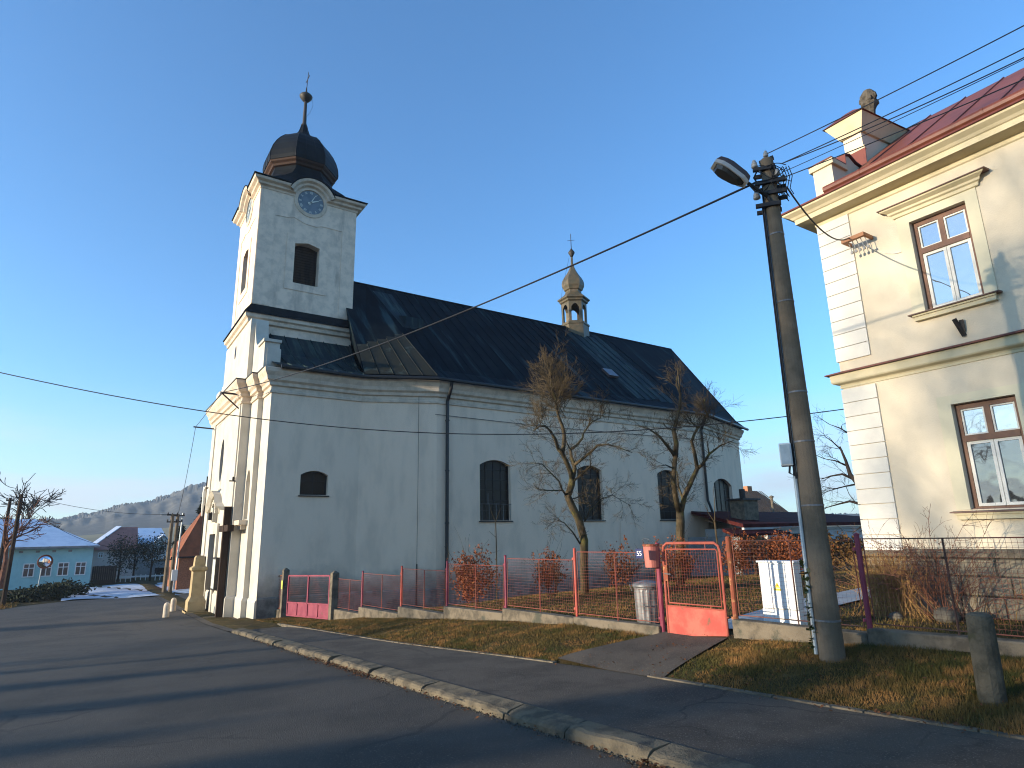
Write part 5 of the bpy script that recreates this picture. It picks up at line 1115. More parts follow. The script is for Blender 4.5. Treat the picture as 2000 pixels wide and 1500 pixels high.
traced_tree('pruned_tree', 'forked bare tree with lopped upright limbs behind the little red gate', at_D(1328, 1140, 23.0), 23.0, T2, 9, brooms=((1385, 815, .9, 14, .8, 2.2), (1350, 825, .7, 12, .6, 2.2), (1316, 838, 0, 12, .6, 2.5), (1410, 868, 0, 8, .6, 1.6), (1365, 835, .8, 10, .7, 3)), dens=6.5, twig=(.62, 2, 5, .010))
for i, (D, lines, lab) in enumerate(((16.5, [([(970, 1180), (970, 1100), (969, 1050), (968, 1020)], .018, .012), ([(968, 1020), (960, 1000), (956, 985)], .010, .004), ([(968, 1020), (975, 1000), (978, 992)], .010, .004), ([(969, 1050), (955, 1037)], .007, .003)], 'thin pale sapling stake before the first church window'),
                      (15.0, [([(1408, 1150), (1402, 1070), (1396, 1020)], .028, .02), ([(1396, 1020), (1384, 1002, .1), (1376, 985, .1)], .015, .005), ([(1396, 1020), (1396, 985, .1), (1393, 950, .1)], .015, .005), ([(1396, 1022), (1386, 1018), (1375, 1014)], .01, .004)], 'thin pale sapling rising beside the right post of the little gate'),
                      (19.0, [([(1213, 1150), (1211, 1075), (1211, 1020)], .012, .006)], 'very thin dead sapling between the two pruned trees'))):
    m = MB(); [m.tube([at_D(p[0], p[1], D) for p in pix], [r0+(r1-r0)*k/(len(pix)-1) for k in range(len(pix))], 6) for pix, r0, r1 in lines]
    solo(m, 'sapling', M['twig'] if i else M['zinc'] if False else M['twig'], lab, 'sapling', at_D(*lines[0][0][0], D), 'thin saplings in the churchyard')
def beech(px, py, D, w, h, n, lab, seed, bare=.12):
    rng = random.Random(seed); b = at_D(px, py, D); t = thing('beech_bush', lab, 'bush', b, 'young beech bushes with dry orange leaves')
    st = MB(); 
    for k in range(7): sprout(st, b+Vector((rng.gauss(0, .05), rng.gauss(0, .05), 0)), rdir(Vector((0, 0, 1)), .45, rng), h*rng.uniform(.7, 1.1), .012, 1, rng, .05, 4, 5, .8)
    st.build('stems', M['twig'], t)
    lv = MB(); leafcloud(lv, b+Vector((0, 0, h*.60)), (w*.5, w*.5, h*.40), int(n*1.7), .045, rng); leafcloud(lv, b+Vector((0, 0, h*.35)), (w*.32, w*.32, h*.25), n//4, .042, rng)
    for k in range(3):
        q = b+Vector((rng.uniform(-.5, .5)*w, rng.uniform(-.4, .4)*w, h*rng.uniform(.95, 1.15))); leafcloud(lv, q, (.07, .07, .16), 16, .04, rng)
    lv.build('leaves', M['beech'], t)
beech(932, 1186, 17.6, 1.25, 1.45, 1500, 'dry orange beech bush left of the first round post panel, fullest of the row', 1)
beech(1075, 1166, 18.5, .95, 1.25, 650, 'sparse dry orange beech bush left of the crooked bare tree', 2)
beech(1216, 1156, 18.5, .9, 1.25, 600, 'sparse dry orange beech bush under the house number plate', 3)
beech(1322, 1150, 20, 1.3, 1.45, 900, 'dry orange beech bush seen through the mesh of the little gate', 4)
beech(1452, 1138, 19.5, 1.05, 1.35, 1100, 'tall dry orange beech bush just right of the little gate', 5)
beech(1543, 1122, 19.5, 1.75, 1.15, 1900, 'wide dry orange beech bush above the white cabinet', 6)
hb = MB(); rng = random.Random(31)
for k in range(9): leafcloud(hb, at_D(1612+k*9, 1078, 31)+Vector((0, 0, .1)), (.5, .5, .75), 260, .09, rng)
solo(hb, 'beech_hedge', M['hedge'], 'brown clipped hedge far behind the pole at the back of the yard', 'hedge', at_D(1650, 1100, 31))
# thorny shrub and dry straw before the house
rng = random.Random(44); b = Vector((12.2, 5.2, .12)); sh = thing('thorny_shrub', 'leafless thorny reddish shrub before the stone plinth of the yellow house', 'shrub', b); m = MB()
for k in range(34):
    d = Vector((rng.gauss(-.15, .25), rng.gauss(.0, .55), 1)).normalized(); p = b+Vector((rng.gauss(0, .1), rng.gauss(0, .16), 0)); pts = [p]; L = rng.uniform(.9, 2.0)
    for i in range(7): d = (d+Vector((rng.gauss(0, .10), rng.gauss(0, .13), -.11*i/3))).normalized(); pts.append(pts[-1]+d*L/7)
    m.tube(pts, [.009-.0009*i for i in range(8)], 4)
    for i in range(2, 7):
        for j in range(2): sprout(m, pts[i], rdir((pts[i+1]-pts[i]).normalized(), .9, rng), rng.uniform(.15, .45), .004, 1, rng, .02, 3, 2, .8, .0022)
m.build('canes', M['cane'], sh)
m = MB(); leafcloud(m, b+Vector((-.1, .25, 1.05)), (.35, .75, .28), 420, .020, rng); tag(m.build('berries', M['cane'], sh), kind='stuff')
m = MB(); b2 = Vector((12.0, 5.85, .1))
for k in range(620):
    p = b2+Vector((rng.gauss(0, .16), rng.gauss(0, .26), 0)); top = b2+Vector((rng.gauss(.05, .16), rng.gauss(.12, .30), rng.uniform(.6, 1.12))); mid = p.lerp(top, .6)+Vector((0, 0, .08)); e = top+Vector((rng.gauss(-.05, .06), rng.gauss(0, .10), -rng.uniform(.0, .25)))
    m.tube([p, mid, top, e], [.0035, .003, .0025, .0015], 3, cap=False)
solo(m, 'straw_clump', M['drygrass'], 'tall clump of dry golden straw at the corner of the yellow house', 'dry plant', b2)
m = MB(); b3 = at_D(1985, 1190, 10.5); b3.z = G(b3.x, b3.y)
for k in range(160):
    p = b3+Vector((rng.gauss(0, .25), rng.gauss(0, .35), 0)); q = p+Vector((rng.gauss(0, .16), rng.gauss(0, .2), rng.uniform(.35, .95))); m.tube([p, p.lerp(q, .6)+Vector((0, 0, .05)), q], [.004, .003, .002], 3, cap=False)
leafcloud(m, b3+Vector((0, 0, .75)), (.3, .45, .18), 220, .025, rng)
solo(m, 'withered_perennial', M['drygrass'], 'withered brown perennials at the right edge before the stone plinth', 'dry plant', b3)
for i, (px, py, D, r, lab) in enumerate(((1848, 1198, 10.2, .16, 'round grey fieldstone lying under the thorny shrub'), (1747, 1192, 10.6, .09, 'small grey stone lying at the foot of the golden straw'))):
    p = at_D(px, py, D); p.z = G(p.x, p.y)+r*.5; m = MB(); n = 10; rng2 = random.Random(i)
    m.lathe([(.05*r, -r*.9), (r*.8, -r*.6), (r*1.1, 0), (r*.85, r*.6), (r*.3, r*.9)], (0, 0, 0), n); m.v = [(p.x+a*(1+rng2.uniform(-.15, .15)), p.y+b_*(1.2+rng2.uniform(-.15, .15)), p.z+c*(1+rng2.uniform(-.1, .1))) for a, b_, c in m.v]
    solo(m, 'fieldstone', M['frostrock'], lab, 'stone', p, smooth=True)
# dark bare tree behind the yellow house
T3 = [([(1712, 1092), (1704, 1050), (1694, 996), (1686, 966)], .30, .22), ([(1686, 966), (1676, 945), (1660, 926, .5), (1652, 900, .8), (1640, 872, 1)], .15, .04), ([(1686, 966), (1684, 940), (1680, 900, -.3), (1668, 860, -.5), (1655, 825, -.6)], .15, .03), ([(1690, 985), (1680, 984), (1660, 979, .8), (1640, 984, 1.2), (1612, 992, 1.5)], .09, .02),
      ([(1668, 936, .3), (1645, 926, .6), (1622, 930, .9), (1604, 936, 1)], .07, .015), ([(1680, 900, -.3), (1690, 870, -.4), (1700, 840, -.5)], .07, .02), ([(1655, 910, .8), (1632, 900, 1), (1610, 896, 1.1)], .05, .012), ([(1645, 880, 1), (1625, 862, 1), (1608, 850, 1)], .04, .012), ([(1664, 850, -.5), (1640, 836, -.5), (1618, 828, -.5)], .04, .012), ([(1700, 1035), (1680, 1030, .3), (1664, 1042, .5)], .05, .012), ([(1676, 945), (1650, 950, .2), (1622, 958, .4)], .05, .01)]
t3 = thing('bare_tree', 'dark bare spreading tree behind the left corner of the yellow house', 'tree', at_D(1712, 1090, 29)); tr, tw = MB(), MB(); limbs_from(tr, tw, T3, 29, random.Random(5), twig=(1.1, 2, 5, .020), dens=3.4, grav=-.02)
tr.build('trunk', M['darkbark'], t3, smooth=True); tw.build('twigs', M['darkbark'], t3)

# ------------------------------------------------------------------ low annex and tile-roofed house at the back right
AX = thing('low_annex', 'low white annex with dark red sheet roof against the far end of the church', 'annex', (31, 20, -.5))
m = MB(); m.box((29.3, 20.0, -1.2), (44, 27, 1.78)); m.build('annex_wall', M['annexwall'], AX); m = MB(); m.box((27.4, 20.3, -1.2), (29.29, 23.6, 1.36)); m.build('porch_wall', M['greylow'], AX)  # porch wall takes a darker grey to stand in for shade
m = MB(); m.hexa([(26.9, 19.65, 1.80), (45, 19.65, 1.86), (45, 27, 2.75), (28.2, 23.9, 2.62)], [(26.9, 19.65, 1.98), (45, 19.65, 2.04), (45, 27, 2.9), (28.2, 23.9, 2.78)]); m.hexa([(25.1, 18.9, 1.38), (29.6, 18.9, 1.42), (29.6, 20.2, 1.62), (26.0, 20.2, 1.62)], [(25.1, 18.9, 1.50), (29.6, 18.9, 1.54), (29.6, 20.2, 1.78), (26.0, 20.2, 1.78)]); m.build('annex_roof', M['annexroof'], AX)
m = MB(); m.box((27.0, 19.68, 1.70), (29.4, 19.82, 1.80)); m.box((29.4, 19.9, 1.66), (45, 19.98, 1.78)); m.build('fascia_board', M['annexwall'], AX)
m = MB(); m.box((31.1, 19.97, .95), (32.2, 20.05, 1.45)); 
for k in range(6): m.box((31.15+.19*k, 19.93, .95), (31.18+.19*k, 19.96, 1.45))
m.build('barred_window', M['iron'], AX)
m = MB(); m.box((26.7, 19.0, -1.2), (26.85, 19.15, 1.4)); m.build('porch_post', M['darkwood'], AX); m = MB(); m.box((28.9, 19.0, -1.2), (29.05, 19.15, 1.4)); m.build('porch_post', M['darkwood'], AX)
m = MB(); m.box((28.3, 19.38, -.8), (29.1, 19.45, 1.1)); m.build('annex_door', M['darkhole'], AX)
m = MB(); m.box((29.0, 21.0, 2.2), (30.2, 21.9, 3.25)); co_ = m.build('chimney', M['concrete'], AX); m = MB(); m.box((28.85, 20.9, 3.25), (30.35, 22.0, 3.34)); m.tube([(29.5, 21.4, 3.34), (29.5, 21.4, 3.85)], .16, 8); m.build('chimney_cap', M['iron'], co_)
TH = thing('tiled_house', 'distant house with orange tiled roof behind the low annex', 'house', (67, 45, -1))
m = MB(); m.box((55, 45.5, -3), (71.8, 53, 3.2)); m.build('house_wall', M['annexwall'], TH)
m = MB(); m.quad((54, 45, 3.1), (72.2, 45, 3.1), (70.9, 49.2, 6.55), (54, 49.2, 6.55)); m.quad((54, 53.5, 3.1), (72.2, 53.5, 3.1), (70.9, 49.2, 6.55), (54, 49.2, 6.55)); m.add([(72.2, 45, 3.1), (72.2, 53.5, 3.1), (70.9, 49.2, 6.55)], [(0, 1, 2)])
for k in range(44): m.bar((54.2+.41*k, 45.02, 3.15), (54.2+.41*k-(0 if k < 40 else .3), 49.1, 6.52), .10, .06)
m.build('tiled_roof', M['tile'], TH)
m = MB(); m.tube([(68.9, 45.9, 3.7), (68.9, 45.9, 5.5)], .16, 8); m.lathe([(.3, 5.5), (.3, 5.6), (.05, 5.75)], (68.9, 45.9, 0), 8); m.build('flue_pipe', M['concrete'], TH); m = MB(); m.box((68.6, 48.9, 6.2), (69.5, 49.6, 7.1)); m.build('chimney', M['tile'], TH)
m = MB(); m.box((34, 19, -.7), (70, 19.35, .62)); solo(m, 'yard_wall', M['concrete'], 'low grey wall closing the yard at the back right', 'wall', (34, 19, -.7))

# ------------------------------------------------------------------ monument, mission cross and stub posts by the church front
mz = -1.32; MO = thing('stone_monument', 'sandstone pedestal monument topped by a slim iron crucifix beside the church front', 'monument', (4.35, 31.6, mz))
def mring(cx, cy, a, b, z): return [(cx-a, cy-b, z), (cx+a, cy-b, z), (cx+a, cy+b, z), (cx-a, cy+b, z)]
m = MB(); mx_, my_ = 4.45, 31.6; q_ = .70
for (a0, b0, z0), (a1, b1, z1) in zip([(.62, .75, -.1), (.62, .75, .10), (.50, .60, .10), (.50, .60, .55), (.36, .45, .78), (.34, .43, 1.95), (.46, .54, 2.04), (.46, .54, 2.14), (.30, .36, 2.22), (.27, .33, 2.62)], [(.62, .75, .10), (.50, .60, .10), (.50, .60, .55), (.36, .45, .78), (.34, .43, 1.95), (.46, .54, 2.04), (.46, .54, 2.14), (.30, .36, 2.22), (.27, .33, 2.62), (.2, .24, 2.72)]): m.hexa(mring(mx_, my_, a0*q_, b0*q_, mz+z0*.88), mring(mx_, my_, a1*q_, b1*q_, mz+z1*.88))
m.build('pedestal', M['sandstone'], MO)
m = MB(); m.bar((mx_, my_, mz+2.35), (mx_, my_, mz+5.9), .05, .05); m.bar((mx_, my_-.45, mz+5.35), (mx_, my_+.45, mz+5.35), .05, .05); m.build('iron_cross', M['iron'], MO)
bpy_fig = bpy.data.meshes.new('crucifix_figure')
vv = [(0, 0, 0), (0, 0, .18), (0, 0, .42), (0, 0, .58), (0, -.34, .72), (0, .34, .72), (-.03, 0, .72), (-.02, .02, -.32), (-.02, .01, -.62)]
bpy_fig.from_pydata([(mx_-.06+a, my_+b, mz+4.72+c) for a, b, c in vv], [(0, 1), (1, 2), (2, 3), (3, 4), (3, 5), (3, 6), (0, 7), (7, 8)], [])
fo_ = bpy.data.objects.new('crucifix_figure', bpy_fig); COL.objects.link(fo_); fo_.parent = MO; fo_.location = -Vector(MO.location)
bpy_fig.materials.append(M['quoin']); sk_ = fo_.modifiers.new('skin', 'SKIN'); 
for i, r in enumerate((.08, .075, .095, .06, .03, .03, .075, .05, .035)): bpy_fig.skin_vertices[0].data[i].radius = (r, r)
bpy_fig.skin_vertices[0].data[0].use_root = True; fo_.modifiers.new('sub', 'SUBSURF').levels = 1; fo_.modifiers['sub'].render_levels = 1
m = MB(); cx, cy, cz_ = 4.82, 28.0, -1.30
CR = thing('mission_cross', 'tall dark wooden mission cross standing before the church front', 'cross', (cx, cy, cz_))
m.box((cx-.13, cy-.10, cz_), (cx+.13, cy+.10, cz_+4.35)); m.build('cross_post', M['darkwood'], CR); m = MB(); m.box((cx-.115, cy-.95, cz_+3.35), (cx+.115, cy-.101, cz_+3.6)); m.box((cx-.115, cy+.101, cz_+3.35), (cx+.115, cy+.95, cz_+3.6)); m.build('cross_beam', M['darkwood'], CR)
m = MB(); m.box((cx-.5, cy-.55, cz_-.3), (cx+.45, cy+.6, cz_+.07)); m.build('base_slab', M['concrete'], CR)
for i, (x, y, lab) in enumerate(((3.2, 30.2, 'pale round-topped stone stub nearer the road by the monument'), (3.75, 33.0, 'pale round-topped stone stub behind the monument step'))):
    m = MB(); z = sy(y); m.lathe([(.11, -.1), (.12, .0), (.115, .45), (.09, .53), (.04, .57)], (x, y, z), 12); solo(m, 'stub_post', M['trim'], lab, 'stub post', (x, y, z), 'stub posts by the monument', smooth=True)

# ------------------------------------------------------------------ far left: street, houses, poles
def window(parent, x0, x1, z0, z1, y, nb=2):
    f = MB(); f.box((x0, y-.05, z0), (x0+.07, y, z1)); f.box((x1-.07, y-.05, z0), (x1, y, z1)); f.box((x0+.07, y-.05, z0), (x1-.07, y, z0+.07)); f.box((x0+.07, y-.05, z1-.07), (x1-.07, y, z1)); xm = (x0+x1)/2; f.box((xm-.03, y-.05, z0+.07), (xm+.03, y, z1-.07)); f.box((x0+.07, y-.051, z0+(z1-z0)*.62), (x1-.07, y-.001, z0+(z1-z0)*.62+.06))
    fo = f.build('window', M['white'], parent); p = MB(); p.quad((x0+.07, y-.02, z0+.07), (x1-.07, y-.02, z0+.07), (x1-.07, y-.02, z1-.07), (x0+.07, y-.02, z1-.07)); p.build('pane', M['farpane'], fo)
BH = thing('turquoise_house', 'long turquoise single-storey house with frosted hipped roof at the left', 'house', (-4, 63, -1.7))
m = MB(); m.box((-10, 63, -2.6), (.9, 72, 1.5)); m.build('house_wall', M['blue_wall'], BH)
m = MB(); e = [(-10.4, 62.5, 1.58), (1.3, 62.5, 1.58), (1.3, 72.5, 1.58), (-10.4, 72.5, 1.58)]; r = [(-6.5, 67.5, 3.85), (-3.5, 67.5, 3.85)]
m.quad(e[0], e[1], r[1], r[0]); m.add([e[1], e[2], r[1]], [(0, 1, 2)]); m.quad(e[2], e[3], r[0], r[1]); m.add([e[3], e[0], r[0]], [(0, 1, 2)]); m.build('hipped_roof', M['snowroof'], BH)
m = MB(); m.hexa([(-10.4, 62.45, 1.42), (1.3, 62.45, 1.42), (1.3, 63, 1.42), (-10.4, 63, 1.42)], [(-10.4, 62.45, 1.56), (1.3, 62.45, 1.56), (1.3, 63, 1.56), (-10.4, 63, 1.56)]); m.build('eaves_board', M['greylow'], BH)
for k in range(9): m = MB(); m.box((-9.2+1.05*k, 62.96, 1.12), (-8.95+1.05*k, 63.0, 1.28)); m.build('eaves_vent', M['greylow'], BH)
for x0 in (-8.8, -7.2, -5.2, -3.55, -2.45, -1.35, -.2): window(BH, x0, x0+.74, -.72, .32, 62.99)
RHs = thing('red_roofed_house', 'pale pink house with dull red roof, partly hidden by dark pines', 'house', (2, 72, -1.8))
m = MB(); m.box((.9, 72, -2.6), (4.4, 79, 1.15)); m.build('house_wall', M['pinkwall'], RHs); m = MB(); m.quad((.5, 71.6, 1.15), (4.6, 71.6, 1.15), (4.6, 75.5, 3.3), (3.0, 75.5, 3.3)); m.add([(.5, 71.6, 1.15), (3.0, 75.5, 3.3), (.5, 79.4, 1.15)], [(0, 1, 2)]); m.build('roof', M['hazyred'], RHs)
m = MB(); m.bar((.45, 71.9, 1.25), (2.95, 75.5, 3.38), .5, .08); m.build('roof_snow', M['snowroof'], RHs); window(RHs, 1.42, 1.85, .42, .92, 71.99)
GH = thing('grey_gabled_house', 'pale grey house with frosted roof and pointed front gable', 'house', (6, 73, -1.8))
m = MB(); m.box((3.4, 75, -2.6), (7.2, 82, 1.7)); m.build('house_wall', M['greywall'], GH); m = MB(); m.quad((3.0, 74.6, 1.6), (7.6, 74.6, 1.6), (7.0, 78.5, 3.25), (3.6, 78.5, 3.25)); m.add([(7.6, 74.6, 1.6), (7.6, 82.4, 1.6), (7.0, 78.5, 3.25)], [(0, 1, 2)]); m.build('roof', M['snowroof'], GH)
m = MB(); g = [(6.1, 72.2, .05), (7.3, 72.2, .05), (7.3, 72.2, 1.75), (6.7, 72.2, 2.35), (6.1, 72.2, 1.75)]; m.add(g+[(x, 75.5, z) for x, y, z in g], [(0, 1, 2, 3, 4), (0, 1, 6, 5), (1, 2, 7, 6), (4, 0, 5, 9)]); m.build('front_gable', M['greywall'], GH)
m = MB(); m.bar((5.98, 73.8, 1.74), (6.7, 73.8, 2.46), 3.6, .08, up=(-.7, 0, .7)); m.bar((6.7, 73.8, 2.46), (7.42, 73.8, 1.74), 3.6, .08, up=(.7, 0, .7)); m.build('gable_roof', M['snowroof'], GH)
m = MB(); m.box((3.6, 72.4, -2.6), (7.9, 75.5, .04)); m.build('ground_floor', M['greylow'], GH); m = MB(); m.box((6.3, 72.3, -1.9), (7.1, 72.39, -.7)); m.build('garage_door', M['darkhole'], GH)
window(GH, 6.45, 6.95, .75, 1.45, 72.19)
m = MB()
for k in range(12): m.box((1.0+.145*k, 64.0, -2.0), (1.135+.145*k, 64.06, -.12+.02*(k % 3)))
solo(m, 'plank_fence', M['darkwood'], 'dark upright plank fence right of the turquoise house', 'fence', (1, 64, -1.8))
m = MB(); m.box((2.8, 66.5, -1.25), (7.2, 66.56, -1.12)); m.box((2.8, 66.5, -1.75), (7.2, 66.56, -1.62))
for k in range(12): m.box((2.8+.38*k, 66.45, -2), (2.86+.38*k, 66.5, -1.02))
solo(m, 'rail_fence', M['white'], 'low pale rail fence under the dark pines', 'fence', (2.8, 66.5, -1.8))
def conifer(name, b, h, r, n, seed, lab, mt, group=None, taper=1.0, trunk=.12, skirt=.12, s=.10):
    rng = random.Random(seed); t = thing(name, lab, 'tree', b, group); b = Vector(b)
    m = MB(); m.tube([b, b+Vector((0, 0, h*.9))], [trunk, trunk*.25], 6); m.build('trunk', M['darkbark'], t)
    c = MB()
    for k in range(n):
        u = rng.random()**.8; z = h*(skirt+(1-skirt)*u); rr = r*((1-u)**taper)*(.75+.35*math.sin(u*38+rng.random()))+.08; a = rng.uniform(0, 2*math.pi); q = rng.random()**.45*rr
        p = b+Vector((q*math.cos(a), q*math.sin(a), z-.28*q)); d = Vector((math.cos(a), math.sin(a), -.35+rng.gauss(0, .3))).normalized(); e = d.cross(Vector((rng.gauss(0, .4), rng.gauss(0, .4), 1))).normalized(); w = s*rng.uniform(.6, 1.4)
        c.quad(p-d*w*1.6, p-e*w*.5, p+d*w*1.6, p+e*w*.5)
    c.build('crown', M[mt], t); return t
for i, (x, y, h, r, lab) in enumerate(((3.0, 66.0, 4.1, .95, 'dull dark pine beside the plank fence, leftmost of three'), (4.2, 67.5, 3.9, 1.0, 'dull dark pine in the middle of the group before the frosted roof'), (5.45, 66.3, 4.1, 1.15, 'dull dark broad pine nearest the street poles'))):
    rng = random.Random(50+i); b = Vector((x, y, -1.85)); t = thing('pine_tree', lab, 'tree', b, 'dark pines before the far houses'); m = MB(); m.tube([b, b+Vector((0, 0, h*.8))], [.1, .04], 6)
    m.tube([b+Vector((.0, 0, 1.2)), b+Vector((.3, .1, 2.6))], [.05, .02], 5); m.build('trunk', M['darkbark'], t); c = MB(); leafcloud(c, b+Vector((0, 0, h*.66)), (r, r, h*.33), 1500, .085, rng); c.build('crown', M['pine'], t)
conifer('spruce_tree', (8.4, 60, -1.9), 7.4, 2.1, 2600, 61, 'dark spruce rising behind the brick shed beside the church front', 'needle', s=.16)
conifer('spruce_tree', (7.2, 63, -1.9), 5.0, 1.6, 1500, 62, 'shorter dark spruce left of the tall spruce by the church front', 'needle', s=.15)
SHD = thing('brick_shed', 'old brick shed with steep red roof beyond the monument', 'shed', (6, 50, -1.6))
m = MB(); m.box((5.75, 50, -2.3), (11, 56, .75)); m.build('shed_wall', M['brick'], SHD); m = MB(); m.quad((5.55, 49.8, .72), (11, 49.8, .72), (11, 53, 4.4), (7.6, 53, 4.4)); m.add([(5.55, 49.8, .72), (7.6, 53, 4.4), (5.55, 56.2, .72)], [(0, 1, 2)]); m.build('shed_roof', M['dullroof'], SHD); m = MB(); m.tube([(5.6, 49.85, .68), (9, 49.85, .68)], .07, 6); m.build('gutter', M['iron'], SHD)
def street_pole(px0, py0, px1, py1, D, lab, arms=(), r=.13, m_='darkwood', ax=Vector((1, 0, 0))):
    b = at_D(px0, py0, D); top = at_D(px1, py1, D); top = Vector((b.x+(top.x-b.x)*.3, b.y+(top.y-b.y)*.3, top.z)); t = thing('street_pole', lab, 'utility pole', b, 'utility poles along the far street')
    m = MB(); m.tube([b-Vector((0, 0, .4)), top], [r, r*.75], 8); m.build('pole_shaft', M[m_], t)
    for z, w in arms:
        p = b.lerp(top, z); m = MB(); m.bar(p-ax*w, p+ax*w, .07, .08)
        for s_ in (-.85, .85): m.lathe([(.03, 0), (.05, .05), (.03, .13)], p+ax*w*s_+Vector((0, 0, .03)), 7)
        m.build('crossarm', M['iron'], t)
    return b, top
p1 = street_pole(5, 1182, 47, 962, 33.8, 'dark wooden pole nearest at the left edge, right one of the leaning pair', ((.97, .25), (.9, .2)))
p2 = street_pole(-8, 1150, 18, 970, 42, 'dark wooden pole at the left edge, farther one of the leaning pair', ((.97, .22),))
p3 = street_pole(320, 1158, 340, 1003, 39.5, 'weathered wooden pole left of the twin poles by the street', ((.99, .32), (.90, .3), (.62, .28), (.42, .25)), r=.14, m_='pole')
p4 = street_pole(332, 1156, 348, 1003, 40.4, 'weathered wooden pole right of the twin poles by the street', ((.98, .4), (.90, .3)), r=.13, m_='pole')
b = at_D(339, 1150, 41); t = thing('lamp_post', 'slim grey steel lamp post beside the twin wooden poles', 'street lamp', b); m = MB(); m.tube([b, b+Vector((.1, 0, 4.9))], [.07, .045], 8); m.build('lamp_mast', M['zincpipe'], t)
m = MB(); m.tube([b+Vector((.1, 0, 4.6)), b+Vector((-.45, .1, 4.85)), b+Vector((-.75, .1, 4.82))], .025, 5); ao = m.build('lamp_arm', M['zincpipe'], t); m = MB(); m.obox(b+Vector((-.95, .1, 4.80)), (.25, 0, 0), (0, .1, 0), (0, 0, .05)); m.build('lamp_head', M['zincpipe'], ao)
b = at_D(338, 1150, 39.0); m = MB(); m.box((b.x-.03, b.y-.03, b.z-.1), (b.x+.03, b.y+.03, b.z+.5)); m.box((b.x-.16, b.y-.1, b.z+.5), (b.x+.16, b.y+.1, b.z+1.15)); solo(m, 'meter_cabinet', M['cabinet'], 'small pale meter cabinet at the foot of the twin poles', 'cabinet', b)
for a, b_, sag, lab in ((p1[1], p3[1], .35, 'thin street wire running from the left leaning pole to the twin poles'), (p1[1]-Vector((0, 0, .35)), p3[0].lerp(p3[1], .66), 1.3, 'slack lower street wire looping to the twin poles'), (p2[1], p1[1], .2, 'short street wire between the two leaning poles'), (p2[1], p2[1]+Vector((-12, -6, 0)), .3, 'street wire leaving the picture at the left edge')):
    wire(sagged(a, b_, sag), .012, 'overhead_wire', lab, 'cable', 4)
b = at_D(73, 1152, 44.5); MI = thing('traffic_mirror', 'round convex traffic mirror on a pale post before the turquoise house', 'traffic mirror', b); m = MB(); m.tube([b, b+Vector((.06, 0, 1.75))], .035, 7); m.build('post', M['zincpipe'], MI)
mc = at_D(88, 1097, 44.3); f_ = (EYEP-mc); f_.z = 0; f_ = (f_.normalized()+Vector((.25, .1, 0))).normalized(); s1 = f_.cross(Vector((0, 0, 1))).normalized(); s2 = s1.cross(f_)
def disc(mb, prof, n=20):
    vs = [mc+s1*r*math.cos(2*math.pi*j/n)+s2*r*math.sin(2*math.pi*j/n)+f_*h for r, h in prof for j in range(n)]; k = len(prof); mb.add(vs, [(i*n+j, i*n+(j+1) % n, (i+1)*n+(j+1) % n, (i+1)*n+j) for i in range(k-1) for j in range(n)]+[tuple(range((k-1)*n, k*n))])
m = MB(); disc(m, [(.40, .0), (.34, .05), (.2, .09), (.02, .10)]); mo_ = m.build('mirror_glass', M['mirrorface'], MI, smooth=True); m = MB(); disc(m, [(.30, -.10), (.47, -.04), (.49, .03), (.47, .06), (.41, .01)]); m.build('mirror_rim', M['rust'], MI)
rng = random.Random(70)
for i, (x, y, r, h, lab) in enumerate(((-2.6, 47.5, 1.2, .75, 'low dark juniper at the left, beside the leaning pole'), (-1.1, 48.6, 1.35, .95, 'broad dark juniper in the middle under the traffic mirror'), (-.3, 51.5, 1.1, .95, 'feathery dark juniper at the right end by the snow'))):
    b = Vector((x, y, sy(y))); t = thing('juniper_bush', lab, 'shrub', b, 'junipers before the turquoise house'); m = MB(); leafcloud(m, b+Vector((0, 0, h*.45)), (r, r, h*.5), 1300, .10, rng); m.build('foliage', M['needle'], t); m = MB()
    for k in range(5): m.tube([b, b+Vector((rng.uniform(-.6, .6), rng.uniform(-.6, .6), h*.8))], .03, 4)
    m.build('branches', M['darkbark'], t)
def bare(name, b, h, seed, lab, mt='darkbark', lev=3, group=None, r=.16, kids=5, spread=.75, cat='tree', minr=.02):
    rng = random.Random(seed); b = Vector(b); t = thing(name, lab, cat, b, group); m, tw = MB(), MB(); m.tube([b-Vector((0, 0, .3)), b+Vector((.05, 0, h*.3)), b+Vector((-.05, .1, h*.6))], [r, r*.8, r*.5], 7)
    for k in range(8): sprout(tw, b+Vector((0, 0, h*rng.uniform(.28, .6))), rdir(Vector((0, 0, 1)), .9, rng), h*rng.uniform(.3, .5), r*.45, lev, rng, .03, 4, kids, spread, minr)
    m.build('trunk', M[mt], t); tw.build('crown', M[mt], t); return t
bare('bare_tree', at_D(52, 1040, 78)-Vector((0, 0, 2.5)), 8.2, 81, 'distant bare tree rising behind the frosted roof of the turquoise house', lev=2, minr=.035)
bare('bare_tree', at_D(4, 1120, 38)-Vector((0, 0, .6)), 4.4, 83, 'reddish bare tree cut by the left edge of the picture', mt='cane', lev=2, minr=.015, kids=4)
bare('bare_tree', at_D(100, 1050, 95)-Vector((0, 0, 2)), 4.5, 85, 'small distant bare tree at the right end of the frosted roof', lev=2, minr=.04)

